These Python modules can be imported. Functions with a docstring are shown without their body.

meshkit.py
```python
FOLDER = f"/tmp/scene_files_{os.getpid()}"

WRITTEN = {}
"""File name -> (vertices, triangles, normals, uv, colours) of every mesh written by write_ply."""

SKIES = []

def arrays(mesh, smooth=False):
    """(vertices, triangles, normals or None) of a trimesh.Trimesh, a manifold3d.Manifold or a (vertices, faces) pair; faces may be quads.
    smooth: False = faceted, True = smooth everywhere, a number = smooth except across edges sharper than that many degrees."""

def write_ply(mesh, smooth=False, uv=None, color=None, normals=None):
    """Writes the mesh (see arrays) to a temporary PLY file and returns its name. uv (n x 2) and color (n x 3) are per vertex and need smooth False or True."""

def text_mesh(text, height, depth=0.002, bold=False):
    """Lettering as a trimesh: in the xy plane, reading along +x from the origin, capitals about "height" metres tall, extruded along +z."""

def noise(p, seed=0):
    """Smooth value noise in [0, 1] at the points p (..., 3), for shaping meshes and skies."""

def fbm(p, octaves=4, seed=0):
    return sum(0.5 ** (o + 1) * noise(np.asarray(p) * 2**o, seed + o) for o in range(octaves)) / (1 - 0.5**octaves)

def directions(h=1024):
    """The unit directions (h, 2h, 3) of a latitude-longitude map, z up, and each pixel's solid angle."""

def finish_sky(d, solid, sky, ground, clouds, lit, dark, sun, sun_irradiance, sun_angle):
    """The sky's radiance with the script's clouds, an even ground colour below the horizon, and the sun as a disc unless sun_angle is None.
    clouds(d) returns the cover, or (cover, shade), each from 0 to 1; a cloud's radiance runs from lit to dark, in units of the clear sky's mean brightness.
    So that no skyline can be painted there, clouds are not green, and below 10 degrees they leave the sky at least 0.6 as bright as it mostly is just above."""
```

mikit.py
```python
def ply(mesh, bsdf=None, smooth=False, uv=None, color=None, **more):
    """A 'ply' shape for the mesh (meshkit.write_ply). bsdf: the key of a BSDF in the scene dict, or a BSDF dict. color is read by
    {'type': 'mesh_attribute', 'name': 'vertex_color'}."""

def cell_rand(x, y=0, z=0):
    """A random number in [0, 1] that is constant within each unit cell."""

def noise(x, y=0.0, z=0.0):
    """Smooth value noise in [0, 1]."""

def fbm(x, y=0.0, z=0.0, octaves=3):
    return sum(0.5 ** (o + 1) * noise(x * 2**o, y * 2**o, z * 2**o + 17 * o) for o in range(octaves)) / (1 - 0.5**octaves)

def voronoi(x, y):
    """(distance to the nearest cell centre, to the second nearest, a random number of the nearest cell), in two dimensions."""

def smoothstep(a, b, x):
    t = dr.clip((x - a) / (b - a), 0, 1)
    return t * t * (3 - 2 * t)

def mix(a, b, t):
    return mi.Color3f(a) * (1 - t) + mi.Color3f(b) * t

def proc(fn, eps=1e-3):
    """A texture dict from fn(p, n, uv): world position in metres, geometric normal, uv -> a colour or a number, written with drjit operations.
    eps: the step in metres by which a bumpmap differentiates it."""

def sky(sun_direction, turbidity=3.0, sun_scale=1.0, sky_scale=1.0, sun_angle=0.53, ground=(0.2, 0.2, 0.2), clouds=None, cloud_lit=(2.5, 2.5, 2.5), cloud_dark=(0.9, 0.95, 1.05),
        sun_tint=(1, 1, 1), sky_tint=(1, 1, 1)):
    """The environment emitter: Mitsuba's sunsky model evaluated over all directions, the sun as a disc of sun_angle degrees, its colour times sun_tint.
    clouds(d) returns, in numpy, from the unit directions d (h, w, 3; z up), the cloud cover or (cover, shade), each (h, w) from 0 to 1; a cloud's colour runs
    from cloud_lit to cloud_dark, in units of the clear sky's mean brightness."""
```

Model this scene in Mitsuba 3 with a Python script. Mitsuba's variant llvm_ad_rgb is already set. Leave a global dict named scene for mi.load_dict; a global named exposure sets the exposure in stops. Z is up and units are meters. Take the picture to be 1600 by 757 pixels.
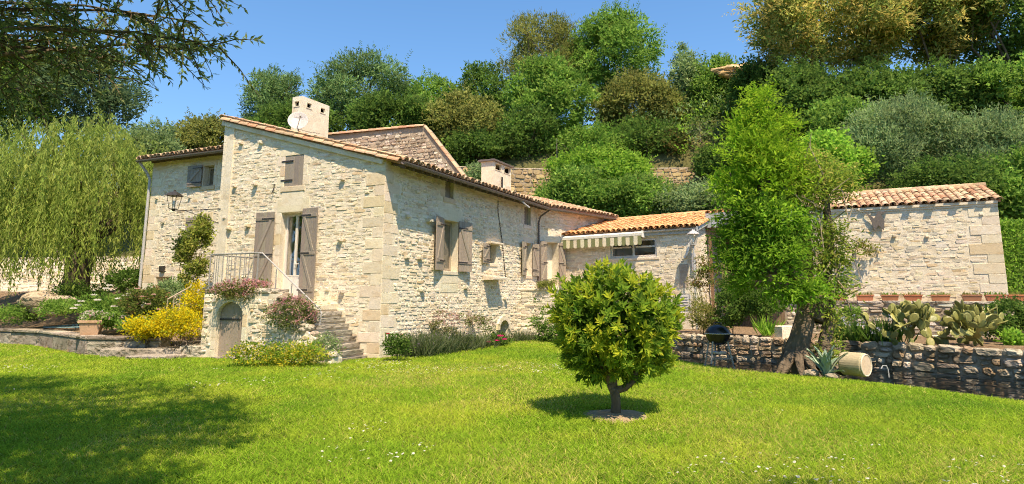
import math, random
import numpy as np
import trimesh, shapely
from shapely.geometry import Polygon, LineString, box as sbox
from shapely.prepared import prep
import drjit as dr
import mitsuba as mi
import mikit, meshkit
from mikit import proc, noise, fbm, voronoi, smoothstep, mix, cell_rand

scene, labels = {}, {}
T = mi.ScalarTransform4f

# ------------------------------------------------------------------ camera, sky, sun, exposure
PF, PCX, PCY, TILT = 900.0, 812.0, 330.0, math.atan(133.0 / 900.0)   # lens of the photograph (1600 x 757)
EYE = np.array([0.0, 0.0, 1.6])
CT, ST = math.cos(TILT), math.sin(TILT)
scene['camera'] = {'type': 'perspective', 'fov': math.degrees(2 * math.atan(800.0 / PF)), 'fov_axis': 'x',
                   'principal_point_offset_x': (800.0 - PCX) / 1600.0, 'principal_point_offset_y': (378.5 - PCY) / 757.0,
                   'near_clip': 0.05, 'far_clip': 1500.0,
                   'to_world': T().look_at(origin=EYE.tolist(), target=[0, CT, 1.6 + ST], up=[0, 0, 1])}
SUN = np.array([0.28, -0.82, 1.50]); SUN /= np.linalg.norm(SUN)
scene['sky'] = mikit.sky(SUN.tolist(), turbidity=3, sky_tint=(0.90, 1.07, 1.11), sun_tint=(1.06, 1.0, 0.90))
exposure = 2.45

# ------------------------------------------------------------------ helpers: photograph -> place
def ray(px, py):
    a, b = (px - PCX) / PF, (PCY - py) / PF
    return np.array([a, CT - b * ST, b * CT + ST])
def at_z(px, py, z=0.0):
    r = ray(px, py); return EYE + r * ((z - EYE[2]) / r[2])
def at_y(px, py, y):
    r = ray(px, py); return EYE + r * (y / r[1])
def at_plane(px, py, P, N):
    r = ray(px, py); return EYE + r * (np.dot(np.asarray(P) - EYE, N) / np.dot(r, N))

# ------------------------------------------------------------------ helpers: entries and labels
COUNT = {}
def numbered(name):
    n = COUNT.get(name, 0); COUNT[name] = n + 1
    return name if n == 0 else f'{name}_{n:03d}'
def tag(k, label=None, cat=None, group=None, kind=None):
    d = labels.setdefault(k, {})
    for a, b in (('label', label), ('category', cat), ('group', group), ('kind', kind)):
        if b: d[a] = b
    return k
def thing(name, label, cat, group=None, kind=None):
    return tag(numbered(name), label, cat, group, kind)
def M(v, f):
    return (np.asarray(v, float), np.asarray(f, int))
def cat(ms):
    vs, fs, n = [], [], 0
    for m in ms:
        v, f = arr(m)
        vs.append(v); fs.append(f + n); n += len(v)
    return np.vstack(vs), np.vstack(fs)
def arr(m):
    if hasattr(m, 'vertices'): return np.array(m.vertices), np.array(m.faces)
    if hasattr(m, 'to_mesh'):
        q = m.to_mesh(); return np.array(q.vert_properties[:, :3], float), np.array(q.tri_verts)
    return np.asarray(m[0], float), np.asarray(m[1], int)
PAL, PAL_ALIAS, RC = {}, {}, np.random.default_rng(5)            # colours of single pieces: every stone, tile or plank has a tone of its own
def piece_colour(bsdf):
    a, b, c, pc, jit, mt = PAL[bsdf]
    col = np.array(a) + (np.array(b) - np.array(a)) * RC.random()
    if RC.random() < pc: col = col + (np.array(c) - col) * RC.uniform(.4, 1)
    return np.clip(col * (1 + RC.uniform(-jit, jit)) * (1 + RC.uniform(-.03, .03, 3)), .005, .85)
def tone_uv(c):
    """a colour as two uv numbers (meshes with colour attributes are slow to load in thousands)"""
    q = np.round(np.clip(np.asarray(c, float), 0, 1) * 255); return np.stack([q[..., 0] * 256 + q[..., 1], q[..., 2]], -1)
def shape(mesh, bsdf, smooth, color):
    bsdf = PAL_ALIAS.get(bsdf, bsdf)
    if bsdf in PAL:
        ms = [arr(m) for m in mesh] if isinstance(mesh, list) else [arr(mesh)]
        if smooth not in (False, True): smooth = False
        color = np.vstack([np.tile(piece_colour(bsdf), (len(m[0]), 1)) for m in ms]); mesh, bsdf = cat(ms), PAL[bsdf][5]
    if isinstance(mesh, list): mesh = cat(mesh)
    return mikit.ply(mesh, bsdf, smooth=smooth, **({'uv': tone_uv(color)} if color is not None else {}))
def part(parent, name, mesh, bsdf, smooth=False, label=None, kind=None, color=None):
    k = numbered(parent + '__' + name)
    scene[k] = shape(mesh, bsdf, smooth, color)
    if label or kind: tag(k, label, None, None, kind)
    return k
def solo(name, mesh, bsdf, label, cat_, group=None, kind=None, smooth=False, color=None):
    k = numbered(name)
    scene[k] = shape(mesh, bsdf, smooth, color)
    return tag(k, label, cat_, group, kind)

# ------------------------------------------------------------------ helpers: meshes
BOXF = [[0,2,1],[0,3,2],[4,5,6],[4,6,7],[0,1,5],[0,5,4],[1,2,6],[1,6,5],[2,3,7],[2,7,6],[3,0,4],[3,4,7]]
def frame_box(O, U, V, W, u0, u1, v0, v1, w0, w1, bev=0.0):
    """box in the frame O,U,V,W; bev chamfers the edges of the w1 face"""
    O, U, V, W = map(np.asarray, (O, U, V, W))
    q = lambda u, v, w: O + U * u + V * v + W * w
    if bev <= 0:
        return M([q(u0,v0,w0),q(u1,v0,w0),q(u1,v1,w0),q(u0,v1,w0),q(u0,v0,w1),q(u1,v0,w1),q(u1,v1,w1),q(u0,v1,w1)], BOXF)
    b = bev
    v = [q(u0,v0,w0),q(u1,v0,w0),q(u1,v1,w0),q(u0,v1,w0),q(u0,v0,w1-b),q(u1,v0,w1-b),q(u1,v1,w1-b),q(u0,v1,w1-b),
         q(u0+b,v0+b,w1),q(u1-b,v0+b,w1),q(u1-b,v1-b,w1),q(u0+b,v1-b,w1)]
    f = [[0,2,1],[0,3,2]]
    for a in (0, 4):
        for i in range(4):
            j = (i + 1) % 4
            f += [[a+i, a+j, a+4+j], [a+i, a+4+j, a+4+i]]
    f += [[8,9,10],[8,10,11]]
    return M(v, f)
X, Y, Z = np.eye(3)
def abox(x0, x1, y0, y1, z0, z1):
    return frame_box([0,0,0], X, Y, Z, x0, x1, y0, y1, z0, z1)
def bevel_box(cx, cy, z0, sx, sy, sz, rz=0.0, bev=0.02):
    U = np.array([math.cos(rz), math.sin(rz), 0]); V = np.array([-math.sin(rz), math.cos(rz), 0])
    return frame_box([cx, cy, z0], U, V, Z, -sx/2, sx/2, -sy/2, sy/2, 0, sz, bev)
def tube(pts, rad, sides=8, cap=True):
    p = np.asarray(pts, float); n = len(p); rad = np.broadcast_to(rad, (n,)).astype(float)
    t = np.gradient(p, axis=0); t /= np.linalg.norm(t, axis=1, keepdims=True) + 1e-12
    a = np.zeros_like(p); ref = np.array([0.0, 0, 1]) if abs(t[0, 2]) < 0.9 else np.array([1.0, 0, 0])
    for i in range(n):
        c = ref - t[i] * np.dot(ref, t[i]); c /= np.linalg.norm(c) + 1e-12; a[i] = c; ref = c
    b = np.cross(t, a); an = np.arange(sides) * 2 * np.pi / sides
    v = p[:, None] + rad[:, None, None] * (np.cos(an)[None, :, None] * a[:, None] + np.sin(an)[None, :, None] * b[:, None])
    i, j = np.meshgrid(np.arange(n - 1), np.arange(sides), indexing='ij'); k = (j + 1) % sides
    q = np.stack([i*sides+j, i*sides+k, (i+1)*sides+k, (i+1)*sides+j], -1).reshape(-1, 4)
    f = np.vstack([q[:, [0,1,2]], q[:, [0,2,3]]]); v = v.reshape(-1, 3)
    if cap:
        m = len(v); v = np.vstack([v, p[:1], p[-1:]]); j = np.arange(sides); k = (j + 1) % sides
        f = np.vstack([f, np.stack([k, j, j*0+m], 1), np.stack([j+(n-1)*sides, k+(n-1)*sides, j*0+m+1], 1)])
    return v, f
def rod(a, b, r, sides=8):
    return tube([a, b], [r, r], sides)
def lathe(profile, n=24, at=(0,0,0)):
    pr = np.asarray(profile, float); m = len(pr); an = np.arange(n) * 2 * np.pi / n
    v = np.stack([pr[:, None, 0] * np.cos(an), pr[:, None, 0] * np.sin(an), np.broadcast_to(pr[:, None, 1], (m, n))], -1).reshape(-1, 3)
    i, j = np.meshgrid(np.arange(m - 1), np.arange(n), indexing='ij'); k = (j + 1) % n
    q = np.stack([i*n+j, i*n+k, (i+1)*n+k, (i+1)*n+j], -1).reshape(-1, 4)
    return v + np.asarray(at), np.vstack([q[:, [0,1,2]], q[:, [0,2,3]]])
def rotz(m, a, at=(0,0,0)):
    v, f = arr(m); c, s = math.cos(a), math.sin(a)
    return v @ np.array([[c, s, 0], [-s, c, 0], [0, 0, 1]]) + np.asarray(at), f
def move(m, d):
    v, f = arr(m); return v + np.asarray(d), f
def blob(c, r, rng, rough=0.18, n=2, sq=(1,1,1), freq=1.6):
    s = trimesh.creation.icosphere(subdivisions=n, radius=1.0); v = np.array(s.vertices)
    d = 1 + rough * (meshkit.fbm(v * freq + rng.uniform(0, 90, 3), 3) - 0.5) * 2
    return v * d[:, None] * r * np.asarray(sq) + np.asarray(c), np.array(s.faces)
def extrude(poly, O, U, V, W, d):
    """shapely polygon in (U,V), from W*0 to W*d"""
    ms = []
    for g in getattr(poly, 'geoms', [poly]):
        if g.is_empty or g.area < 1e-6: continue
        m = trimesh.creation.extrude_polygon(g, abs(d), engine='earcut'); v = np.array(m.vertices)
        ms.append((v, np.array(m.faces)))
    v, f = cat(ms)
    if d < 0: v[:, 2] -= abs(d)
    w = np.asarray(O) + v[:, :1] * np.asarray(U) + v[:, 1:2] * np.asarray(V) + v[:, 2:] * np.asarray(W)
    if np.dot(np.cross(U, V), W) < 0: f = f[:, ::-1]
    return w, f
def nz(a):
    a = np.asarray(a, float); return a / np.linalg.norm(a)
# ------------------------------------------------------------------ materials
def rgb(c): return {'type': 'rgb', 'value': list(c)}
def matt(name, color):
    scene[name] = {'type': 'twosided', 'bsdf': {'type': 'diffuse', 'reflectance': color}}
def tone(uv):
    r = dr.floor((uv.x + .5) / 256.0)
    return mi.Color3f(r, uv.x - r * 256.0, uv.y) / 255.0
def stained(amount, dark):
    def fn(p, n, uv):
        m = smoothstep(.50, .72, fbm(p.x * 7, p.y * 7 + 9, p.z * 8, 3)) * amount
        w = smoothstep(.46, .66, fbm(p.x * .8 + 5, p.y * .8, p.z * 1.1, 3)) * .55 * amount / .5
        m = m + w * (1 - m) * .6
        return tone(uv) * (mi.Color3f(1.0) * (1 - m) + mi.Color3f(dark) * m) * (.88 + .24 * noise(p.x * 45, p.y * 45, p.z * 45))
    return fn
VC = proc(lambda p, n, uv: tone(uv))
rough_bump = proc(lambda p, n, uv: noise(p.x * 14, p.y * 14, p.z * 14) * .6 + noise(p.x * 40, p.y * 40, p.z * 40) * .4, eps=.004)
matt('m_piece', proc(stained(.36, (.80, .70, .55))))
scene['m_rockpiece'] = {'type': 'twosided', 'bsdf': {'type': 'bumpmap', 'arbitrary': rough_bump, 'scale': .05, 'bsdf': {'type': 'diffuse', 'reflectance': proc(stained(.75, (.36, .33, .27)))}}}
matt('m_matt', VC)
scene['m_satin'] = {'type': 'twosided', 'bsdf': {'type': 'principled', 'base_color': VC, 'roughness': .45, 'specular': .4}}
scene['m_black_enamel'] = {'type': 'twosided', 'bsdf': {'type': 'roughplastic', 'diffuse_reflectance': rgb((.012, .012, .013)), 'alpha': .08}}
scene['m_glass'] = {'type': 'thindielectric', 'int_ior': 1.5}
PAL.update({                      # tone from, tone to, odd tone, its share, spread of brightness, material
    'm_stone': ((.67,.61,.49), (.74,.69,.58), (.60,.51,.36), .08, .09, 'm_piece'),
    'm_stone_ochre': ((.62,.54,.39), (.69,.62,.49), (.56,.45,.30), .2, .10, 'm_piece'),
    'm_stone_grey': ((.60,.56,.48), (.68,.64,.56), (.46,.42,.36), .2, .10, 'm_piece'),
    'm_ashlar': ((.63,.57,.46), (.69,.64,.53), (.60,.51,.36), .15, .05, 'm_piece'),
    'm_old': ((.40,.34,.27), (.52,.46,.38), (.26,.22,.18), .2, .2, 'm_piece'),
    'm_sand': ((.44,.32,.16), (.52,.41,.24), (.30,.22,.12), .2, .15, 'm_piece'),
    'm_sand_dark': ((.36,.27,.15), (.46,.36,.22), (.22,.17,.11), .25, .18, 'm_piece'),
    'm_rock': ((.38,.32,.24), (.50,.44,.35), (.24,.20,.15), .25, .18, 'm_rockpiece'),
    'm_rock_pale': ((.47,.42,.34), (.57,.52,.44), (.30,.25,.19), .2, .14, 'm_rockpiece'),
    'm_rock_rust': ((.34,.25,.17), (.43,.34,.24), (.22,.17,.12), .25, .18, 'm_rockpiece'),
    'm_paving': ((.33,.30,.26), (.42,.38,.33), (.24,.21,.17), .2, .1, 'm_rockpiece'),
    'm_tile': ((.44,.27,.17), (.52,.38,.26), (.30,.22,.16), .2, .16, 'm_piece'),
    'm_tile_pale': ((.50,.35,.23), (.57,.45,.32), (.34,.26,.18), .15, .14, 'm_piece'),
    'm_tile_rose': ((.46,.26,.17), (.52,.34,.23), (.50,.38,.26), .2, .14, 'm_piece'),
    'm_tile_orange': ((.52,.26,.11), (.58,.32,.16), (.44,.19,.08), .15, .12, 'm_satin'),
    'm_tile_orange_pale': ((.55,.31,.13), (.60,.36,.18), (.46,.24,.12), .1, .1, 'm_satin'),
    'm_terracotta': ((.40,.14,.07), (.46,.19,.10), (.36,.18,.11), .2, .1, 'm_satin'),
    'm_terracotta_pale': ((.50,.34,.23), (.54,.40,.29), (.42,.32,.24), .2, .06, 'm_piece'),
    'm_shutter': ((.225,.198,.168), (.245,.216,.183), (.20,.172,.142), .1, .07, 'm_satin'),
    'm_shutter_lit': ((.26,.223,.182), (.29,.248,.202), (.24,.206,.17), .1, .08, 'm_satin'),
    'm_frame_wood': ((.34,.28,.21), (.38,.32,.24), (.30,.25,.19), .1, .05, 'm_satin'),
    'm_yellow_box': ((.46,.38,.20), (.52,.44,.25), (.40,.32,.16), .2, .08, 'm_satin'),
    'm_brown_plank': ((.20,.12,.08), (.27,.17,.11), (.14,.09,.06), .2, .12, 'm_satin'),
})
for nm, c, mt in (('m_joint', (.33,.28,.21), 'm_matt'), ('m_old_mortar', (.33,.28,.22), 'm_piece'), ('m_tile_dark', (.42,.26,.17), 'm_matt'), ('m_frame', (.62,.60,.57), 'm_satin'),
                  ('m_iron', (.035,.032,.030), 'm_satin'), ('m_white_metal', (.74,.73,.70), 'm_satin'), ('m_grey_metal', (.25,.25,.25), 'm_satin'), ('m_zinc', (.13,.11,.10), 'm_satin'),
                  ('m_zinc_pale', (.40,.41,.42), 'm_satin'), ('m_dark_room', (.40,.37,.33), 'm_matt'), ('m_curtain', (.30,.28,.26), 'm_matt'), ('m_soot_shade', (.03,.028,.026), 'm_matt'),
                  ('m_chrome', (.45,.45,.46), 'm_satin'), ('m_plastic_white', (.70,.70,.68), 'm_satin'), ('m_dish', (.40,.39,.385), 'm_satin'), ('m_print_grey', (.33,.33,.35), 'm_matt'),
                  ('m_awning_cream', (.66,.62,.47), 'm_matt'), ('m_awning_green', (.20,.22,.11), 'm_matt'), ('m_valance', (.40,.42,.46), 'm_matt'), ('m_hose', (.20,.33,.36), 'm_satin'),
                  ('m_gravel', (.44,.40,.34), 'm_piece'), ('m_mud', (.06,.055,.04), 'm_matt'), ('m_bark_dark', (.05,.042,.034), 'm_matt')):
    PAL[nm] = (c, c, c, 0, 0, mt)
def mortar_fn(p, n, uv):
    l = fbm(p.x * .6 + 7, p.y * .6, p.z * .8, 3); s = noise(p.x * 6, p.y * 6, p.z * 6)
    col = mix((.65,.59,.47), (.72,.67,.56), smoothstep(.3, .75, s * .5 + l * .5))
    col = mix(col, (.52,.44,.32), smoothstep(.55, .75, fbm(p.x * 2, p.y * 2, p.z * 2.6, 3)) * .6)
    return col * (.85 + .3 * noise(p.x * 45, p.y * 45, p.z * 45))
matt('m_mortar', proc(mortar_fn)); PAL_ALIAS['m_render'] = 'm_mortar'
# ground
matt('m_lawn_soil', proc(lambda p, n, uv: mix((.085,.12,.018), (.14,.16,.03), fbm(p.x * 1.1, p.y * 1.1, 0, 3)) * (.7 + .6 * noise(p.x * 40, p.y * 40, 0))))
matt('m_hill', proc(lambda p, n, uv: mix((.055,.075,.022), (.14,.12,.06), fbm(p.x * .5, p.y * .5, p.z * .5, 3)) * (.6 + .8 * noise(p.x * 8, p.y * 8, p.z * 8))))
matt('m_soil', proc(lambda p, n, uv: mix((.14,.10,.065), (.24,.18,.12), fbm(p.x * 2, p.y * 2, p.z * 2, 3)) * (.6 + .8 * noise(p.x * 25, p.y * 25, 0))))
bark_col = proc(lambda p, n, uv: mix((.07,.055,.04), (.22,.18,.135), fbm(p.x * 9, p.y * 9, p.z * 2.2, 3)))
scene['m_bark'] = {'type': 'twosided', 'bsdf': {'type': 'bumpmap', 'arbitrary': rough_bump, 'scale': .06, 'bsdf': {'type': 'diffuse', 'reflectance': bark_col}}}
scene['m_water'] = {'type': 'bumpmap', 'arbitrary': proc(lambda p, n, uv: noise(p.x * 2.2, p.y * 2.2, 0) + .4 * noise(p.x * 6, p.y * 6, 3), eps=.01), 'scale': .02,
                    'bsdf': {'type': 'dielectric', 'int_ior': 1.33, 'ext_ior': 1.0}}
scene['m_leaf'] = {'type': 'principledthin', 'base_color': VC, 'roughness': .45, 'diff_trans': 1.0, 'spec_trans': 0.0, 'eta': 1.4, 'flatness': 0.0}
# ------------------------------------------------------------------ the lie of the land
def seg_dist(P, line):
    d = np.full(len(P), 1e9)
    for a, b in zip(line[:-1], line[1:]):
        a, b = np.array(a, float), np.array(b, float); ab = b - a
        t = np.clip(((P - a) @ ab) / (ab @ ab), 0, 1)
        d = np.minimum(d, np.hypot(*(P - a - t[:, None] * ab).T))
    return d
sm = lambda a, b, x: (lambda t: t * t * (3 - 2 * t))(np.clip((x - a) / (b - a), 0, 1))
RET = [(2.9, 21.6), (5.5, 17.6), (9.2, 14.6), (10.75, 12.6), (15.2, 6.8), (22.5, -2), (36, -20)]        # foot of the stream's far wall
BANK = [(1.9, 21.4), (2.6, 18.0), (4.3, 16.0), (5.15, 13.75), (7.3, 11.7), (8.25, 9.9), (10.6, 6.0), (15, .5), (21, -6), (34, -22)]
STREAM = Polygon(BANK + RET[::-1])
RIGHT = Polygon(RET + [(300, -20), (300, 300), (2.9, 300)])
WALL2 = [(8.9, 19.5), (14.5, 16.85), (23, 12.85), (40, 4.9)]                                                  # foot of the wall below the annex
UP2 = Polygon(WALL2 + [(300, 4.9), (300, 300), (8.9, 300)])
RIGHT_IN, UP2_IN = RIGHT.buffer(-.40), UP2.buffer(-.40)
FOOT = [(-300, 44), (-60, 40), (-25, 37), (-4, 31), (8, 28.5), (14, 24.5), (21, 22.5), (60, 20), (300, 20)]
HILL = Polygon(FOOT + [(300, 400), (-300, 400)])
LEFTW = [(-60, 27), (-24, 22.5), (-15.7, 19.2), (-11.9, 16.25), (-9.9, 16.1), (-8.6, 17.9)]                    # front of the raised ground on the left
LEFT = Polygon(LEFTW + [(-6, 24), (-6, 300), (-300, 300), (-300, 27)])
LEFT_IN = LEFT.buffer(-.36)
def H(x, y):
    P = np.stack([np.ravel(x), np.ravel(y)], 1).astype(float); z = np.zeros(len(P))
    inl = shapely.contains_xy(LEFT_IN, P[:, 0], P[:, 1]); d = seg_dist(P, LEFTW)
    z = np.where(inl, 0.46 + 1.4 * sm(1.0, 6.0, d), z)
    behind = (P[:, 1] > 24) & (P[:, 0] > -7) & (P[:, 0] < 4)
    z = np.where(behind, 1.8, z)
    z = np.where(shapely.contains_xy(RIGHT, P[:, 0], P[:, 1]), -1.0, z)
    z = np.where(shapely.contains_xy(RIGHT_IN, P[:, 0], P[:, 1]), .40, z)
    z = np.where(shapely.contains_xy(UP2_IN, P[:, 0], P[:, 1]), 1.45, z)
    z = np.where(z == 0, -.12 * (1 - sm(0, 1.3, seg_dist(P, BANK))), z)
    ins = shapely.contains_xy(STREAM, P[:, 0], P[:, 1])
    z = np.where(ins, -.12 - .9 * sm(0.0, .45, seg_dist(P, BANK)), z)
    inh = shapely.contains_xy(HILL, P[:, 0], P[:, 1]); d = seg_dist(P, FOOT) * inh
    bump = 1.2 * (meshkit.fbm(np.stack([P[:, 0] * .12, P[:, 1] * .12, P[:, 0] * 0], 1), 3) - .5)
    hz = np.minimum(.66 * d, 8.5 + 8 * sm(-20, 2, P[:, 0]) + .08 * d) + bump * sm(0, 6, d)
    step = sm(-9, -5, P[:, 0]) * (1 - sm(14, 19, P[:, 0])) * sm(40.3, 41.2, P[:, 1]) * (1 - sm(44, 50, P[:, 1])) * 2.2
    z = z + hz + step
    return z.reshape(np.shape(x))
def hz(x, y): return float(H(np.array([x]), np.array([y]))[0])
gx = np.concatenate([[-300, -180, -110, -75], np.arange(-55, -30, 1.5), np.arange(-30, 26, .35), np.arange(26, 60, 1.5), [75, 110, 180, 300]])
gy = np.concatenate([[-300, -150, -70], np.arange(-40, 1, 1.5), np.arange(1, 31, .35), np.arange(31, 66, .9), [75, 90, 120, 180, 300]])
GX, GY = np.meshgrid(gx, gy, indexing='ij'); GZ = H(GX, GY)
gv = np.stack([GX, GY, GZ], -1).reshape(-1, 3); ny = len(gy)
ii, jj = np.meshgrid(np.arange(len(gx) - 1), np.arange(ny - 1), indexing='ij')
q = np.stack([ii*ny+jj, (ii+1)*ny+jj, (ii+1)*ny+jj+1, ii*ny+jj+1], -1).reshape(-1, 4)
qc = gv[q].mean(1)
in_s = shapely.contains_xy(STREAM, qc[:, 0], qc[:, 1]); in_r = shapely.contains_xy(RIGHT, qc[:, 0], qc[:, 1])
in_h = shapely.contains_xy(HILL, qc[:, 0], qc[:, 1]); in_l = shapely.contains_xy(LEFT.buffer(-.1), qc[:, 0], qc[:, 1])
kind_of = np.where(in_h, 1, np.where(in_s, 2, np.where(in_r, 3, np.where(in_l & (seg_dist(qc[:, :2], LEFTW) < 5.5), 3, np.where(in_l, 4, 0)))))
for k, (nm, mt) in enumerate([('lawn', 'm_lawn_soil'), ('hillside', 'm_hill'), ('stream_bed', 'm_mud'), ('garden_bed_soil', 'm_soil'), ('gravel_yard', 'm_gravel')]):
    qq = q[kind_of == k]
    f = np.vstack([qq[:, [0,1,2]], qq[:, [0,2,3]]]); u, inv = np.unique(f, return_inverse=True)
    solo(nm, (gv[u], inv.reshape(-1, 3)), mt, {'lawn': 'sunlit green garden lawn in front of the old house', 'hillside': 'steep overgrown hillside behind the house',
         'stream_bed': 'dark muddy bed under the stream', 'garden_bed_soil': 'brown soil of the raised garden beds', 'gravel_yard': 'pale gravel ground beside the willow'}[nm], None, kind='structure', smooth=True)
wp = STREAM.buffer(.05)
solo('stream_water', extrude(wp, [0,0,-.17], X, Y, Z, -.9), 'm_water', 'dark still stream water below the dry stone wall', None, kind='structure')
# ------------------------------------------------------------------ masonry
class Wall:
    """an upright wall face: origin O, U to the right seen from outside, N outward"""
    def __init__(s, O, U, thick=.5):
        s.O = np.asarray(O, float); s.U = nz([U[0], U[1], 0]); s.N = np.array([s.U[1], -s.U[0], 0]); s.thick = thick
        s.poly = None; s.blocked = []
    def uv(s, px, py, w=0.0):
        P = at_plane(px, py, s.O + s.N * w, s.N) - s.O
        return float(P @ s.U), float(P[2])
    def rect(s, x0, y0, x1, y1, w=0.0):
        """pixel rectangle -> u0,u1,v0,v1 at its middle lines"""
        ym, xm = (y0 + y1) / 2, (x0 + x1) / 2
        return s.uv(x0, ym, w)[0], s.uv(x1, ym, w)[0], s.uv(xm, y1, w)[1], s.uv(xm, y0, w)[1]
    def at(s, u, v, w=0.0): return s.O + s.U * u + Z * v + s.N * w
    def box(s, u0, u1, v0, v1, w0, w1, bev=0.0): return frame_box(s.O, s.U, Z, s.N, u0, u1, v0, v1, w0, w1, bev)
    def mass(s, poly, holes=()):
        p = poly
        for h in holes: p = p.difference(sbox(h[0], h[2], h[1], h[3]))
        s.poly = p
        return extrude(p, s.O, s.U, Z, s.N, -s.thick)
    def block(s, u0, u1, v0, v1): s.blocked.append(sbox(u0, v0, u1, v1))

def stone_mesh(W, u0, u1, v0, v1, pr, rng, bev=.016, rough=1.0):
    w, h = u1 - u0, v1 - v0; c = min(.28 * h, .25 * w)
    o = np.array([[u0+c, v0],[u1-c, v0],[u1, v0+c],[u1, v1-c],[u1-c, v1],[u0+c, v1],[u0, v1-c],[u0, v0+c]])
    o += rng.uniform(-.11, .11, (8, 2)) * np.array([min(w * .35, .09), h]) * rough
    m = np.array([(u0+u1)/2, (v0+v1)/2]); b = min(bev, h * .3) * rng.uniform(.7, 1.5)
    d = m - o; inn = o + d / (np.linalg.norm(d, axis=1, keepdims=True) + 1e-9) * np.minimum(b * 1.4, np.linalg.norm(d, axis=1, keepdims=True) * .5)
    tilt = rng.uniform(-.10, .10, 2) * rough; wi = pr + (inn - m) @ tilt + rng.uniform(-.004, .004, 8) * rough
    uvw = np.vstack([np.c_[o, np.full(8, -.015)], np.c_[inn, wi]])
    v = W.O + uvw[:, :1] * W.U + uvw[:, 1:2] * Z + uvw[:, 2:] * W.N
    i = np.arange(8); j = (i + 1) % 8
    f = np.vstack([np.stack([i, j, j + 8], 1), np.stack([i, j + 8, i + 8], 1), [[8, 8 + a, 9 + a] for a in range(1, 7)]])
    return v, f

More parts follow.
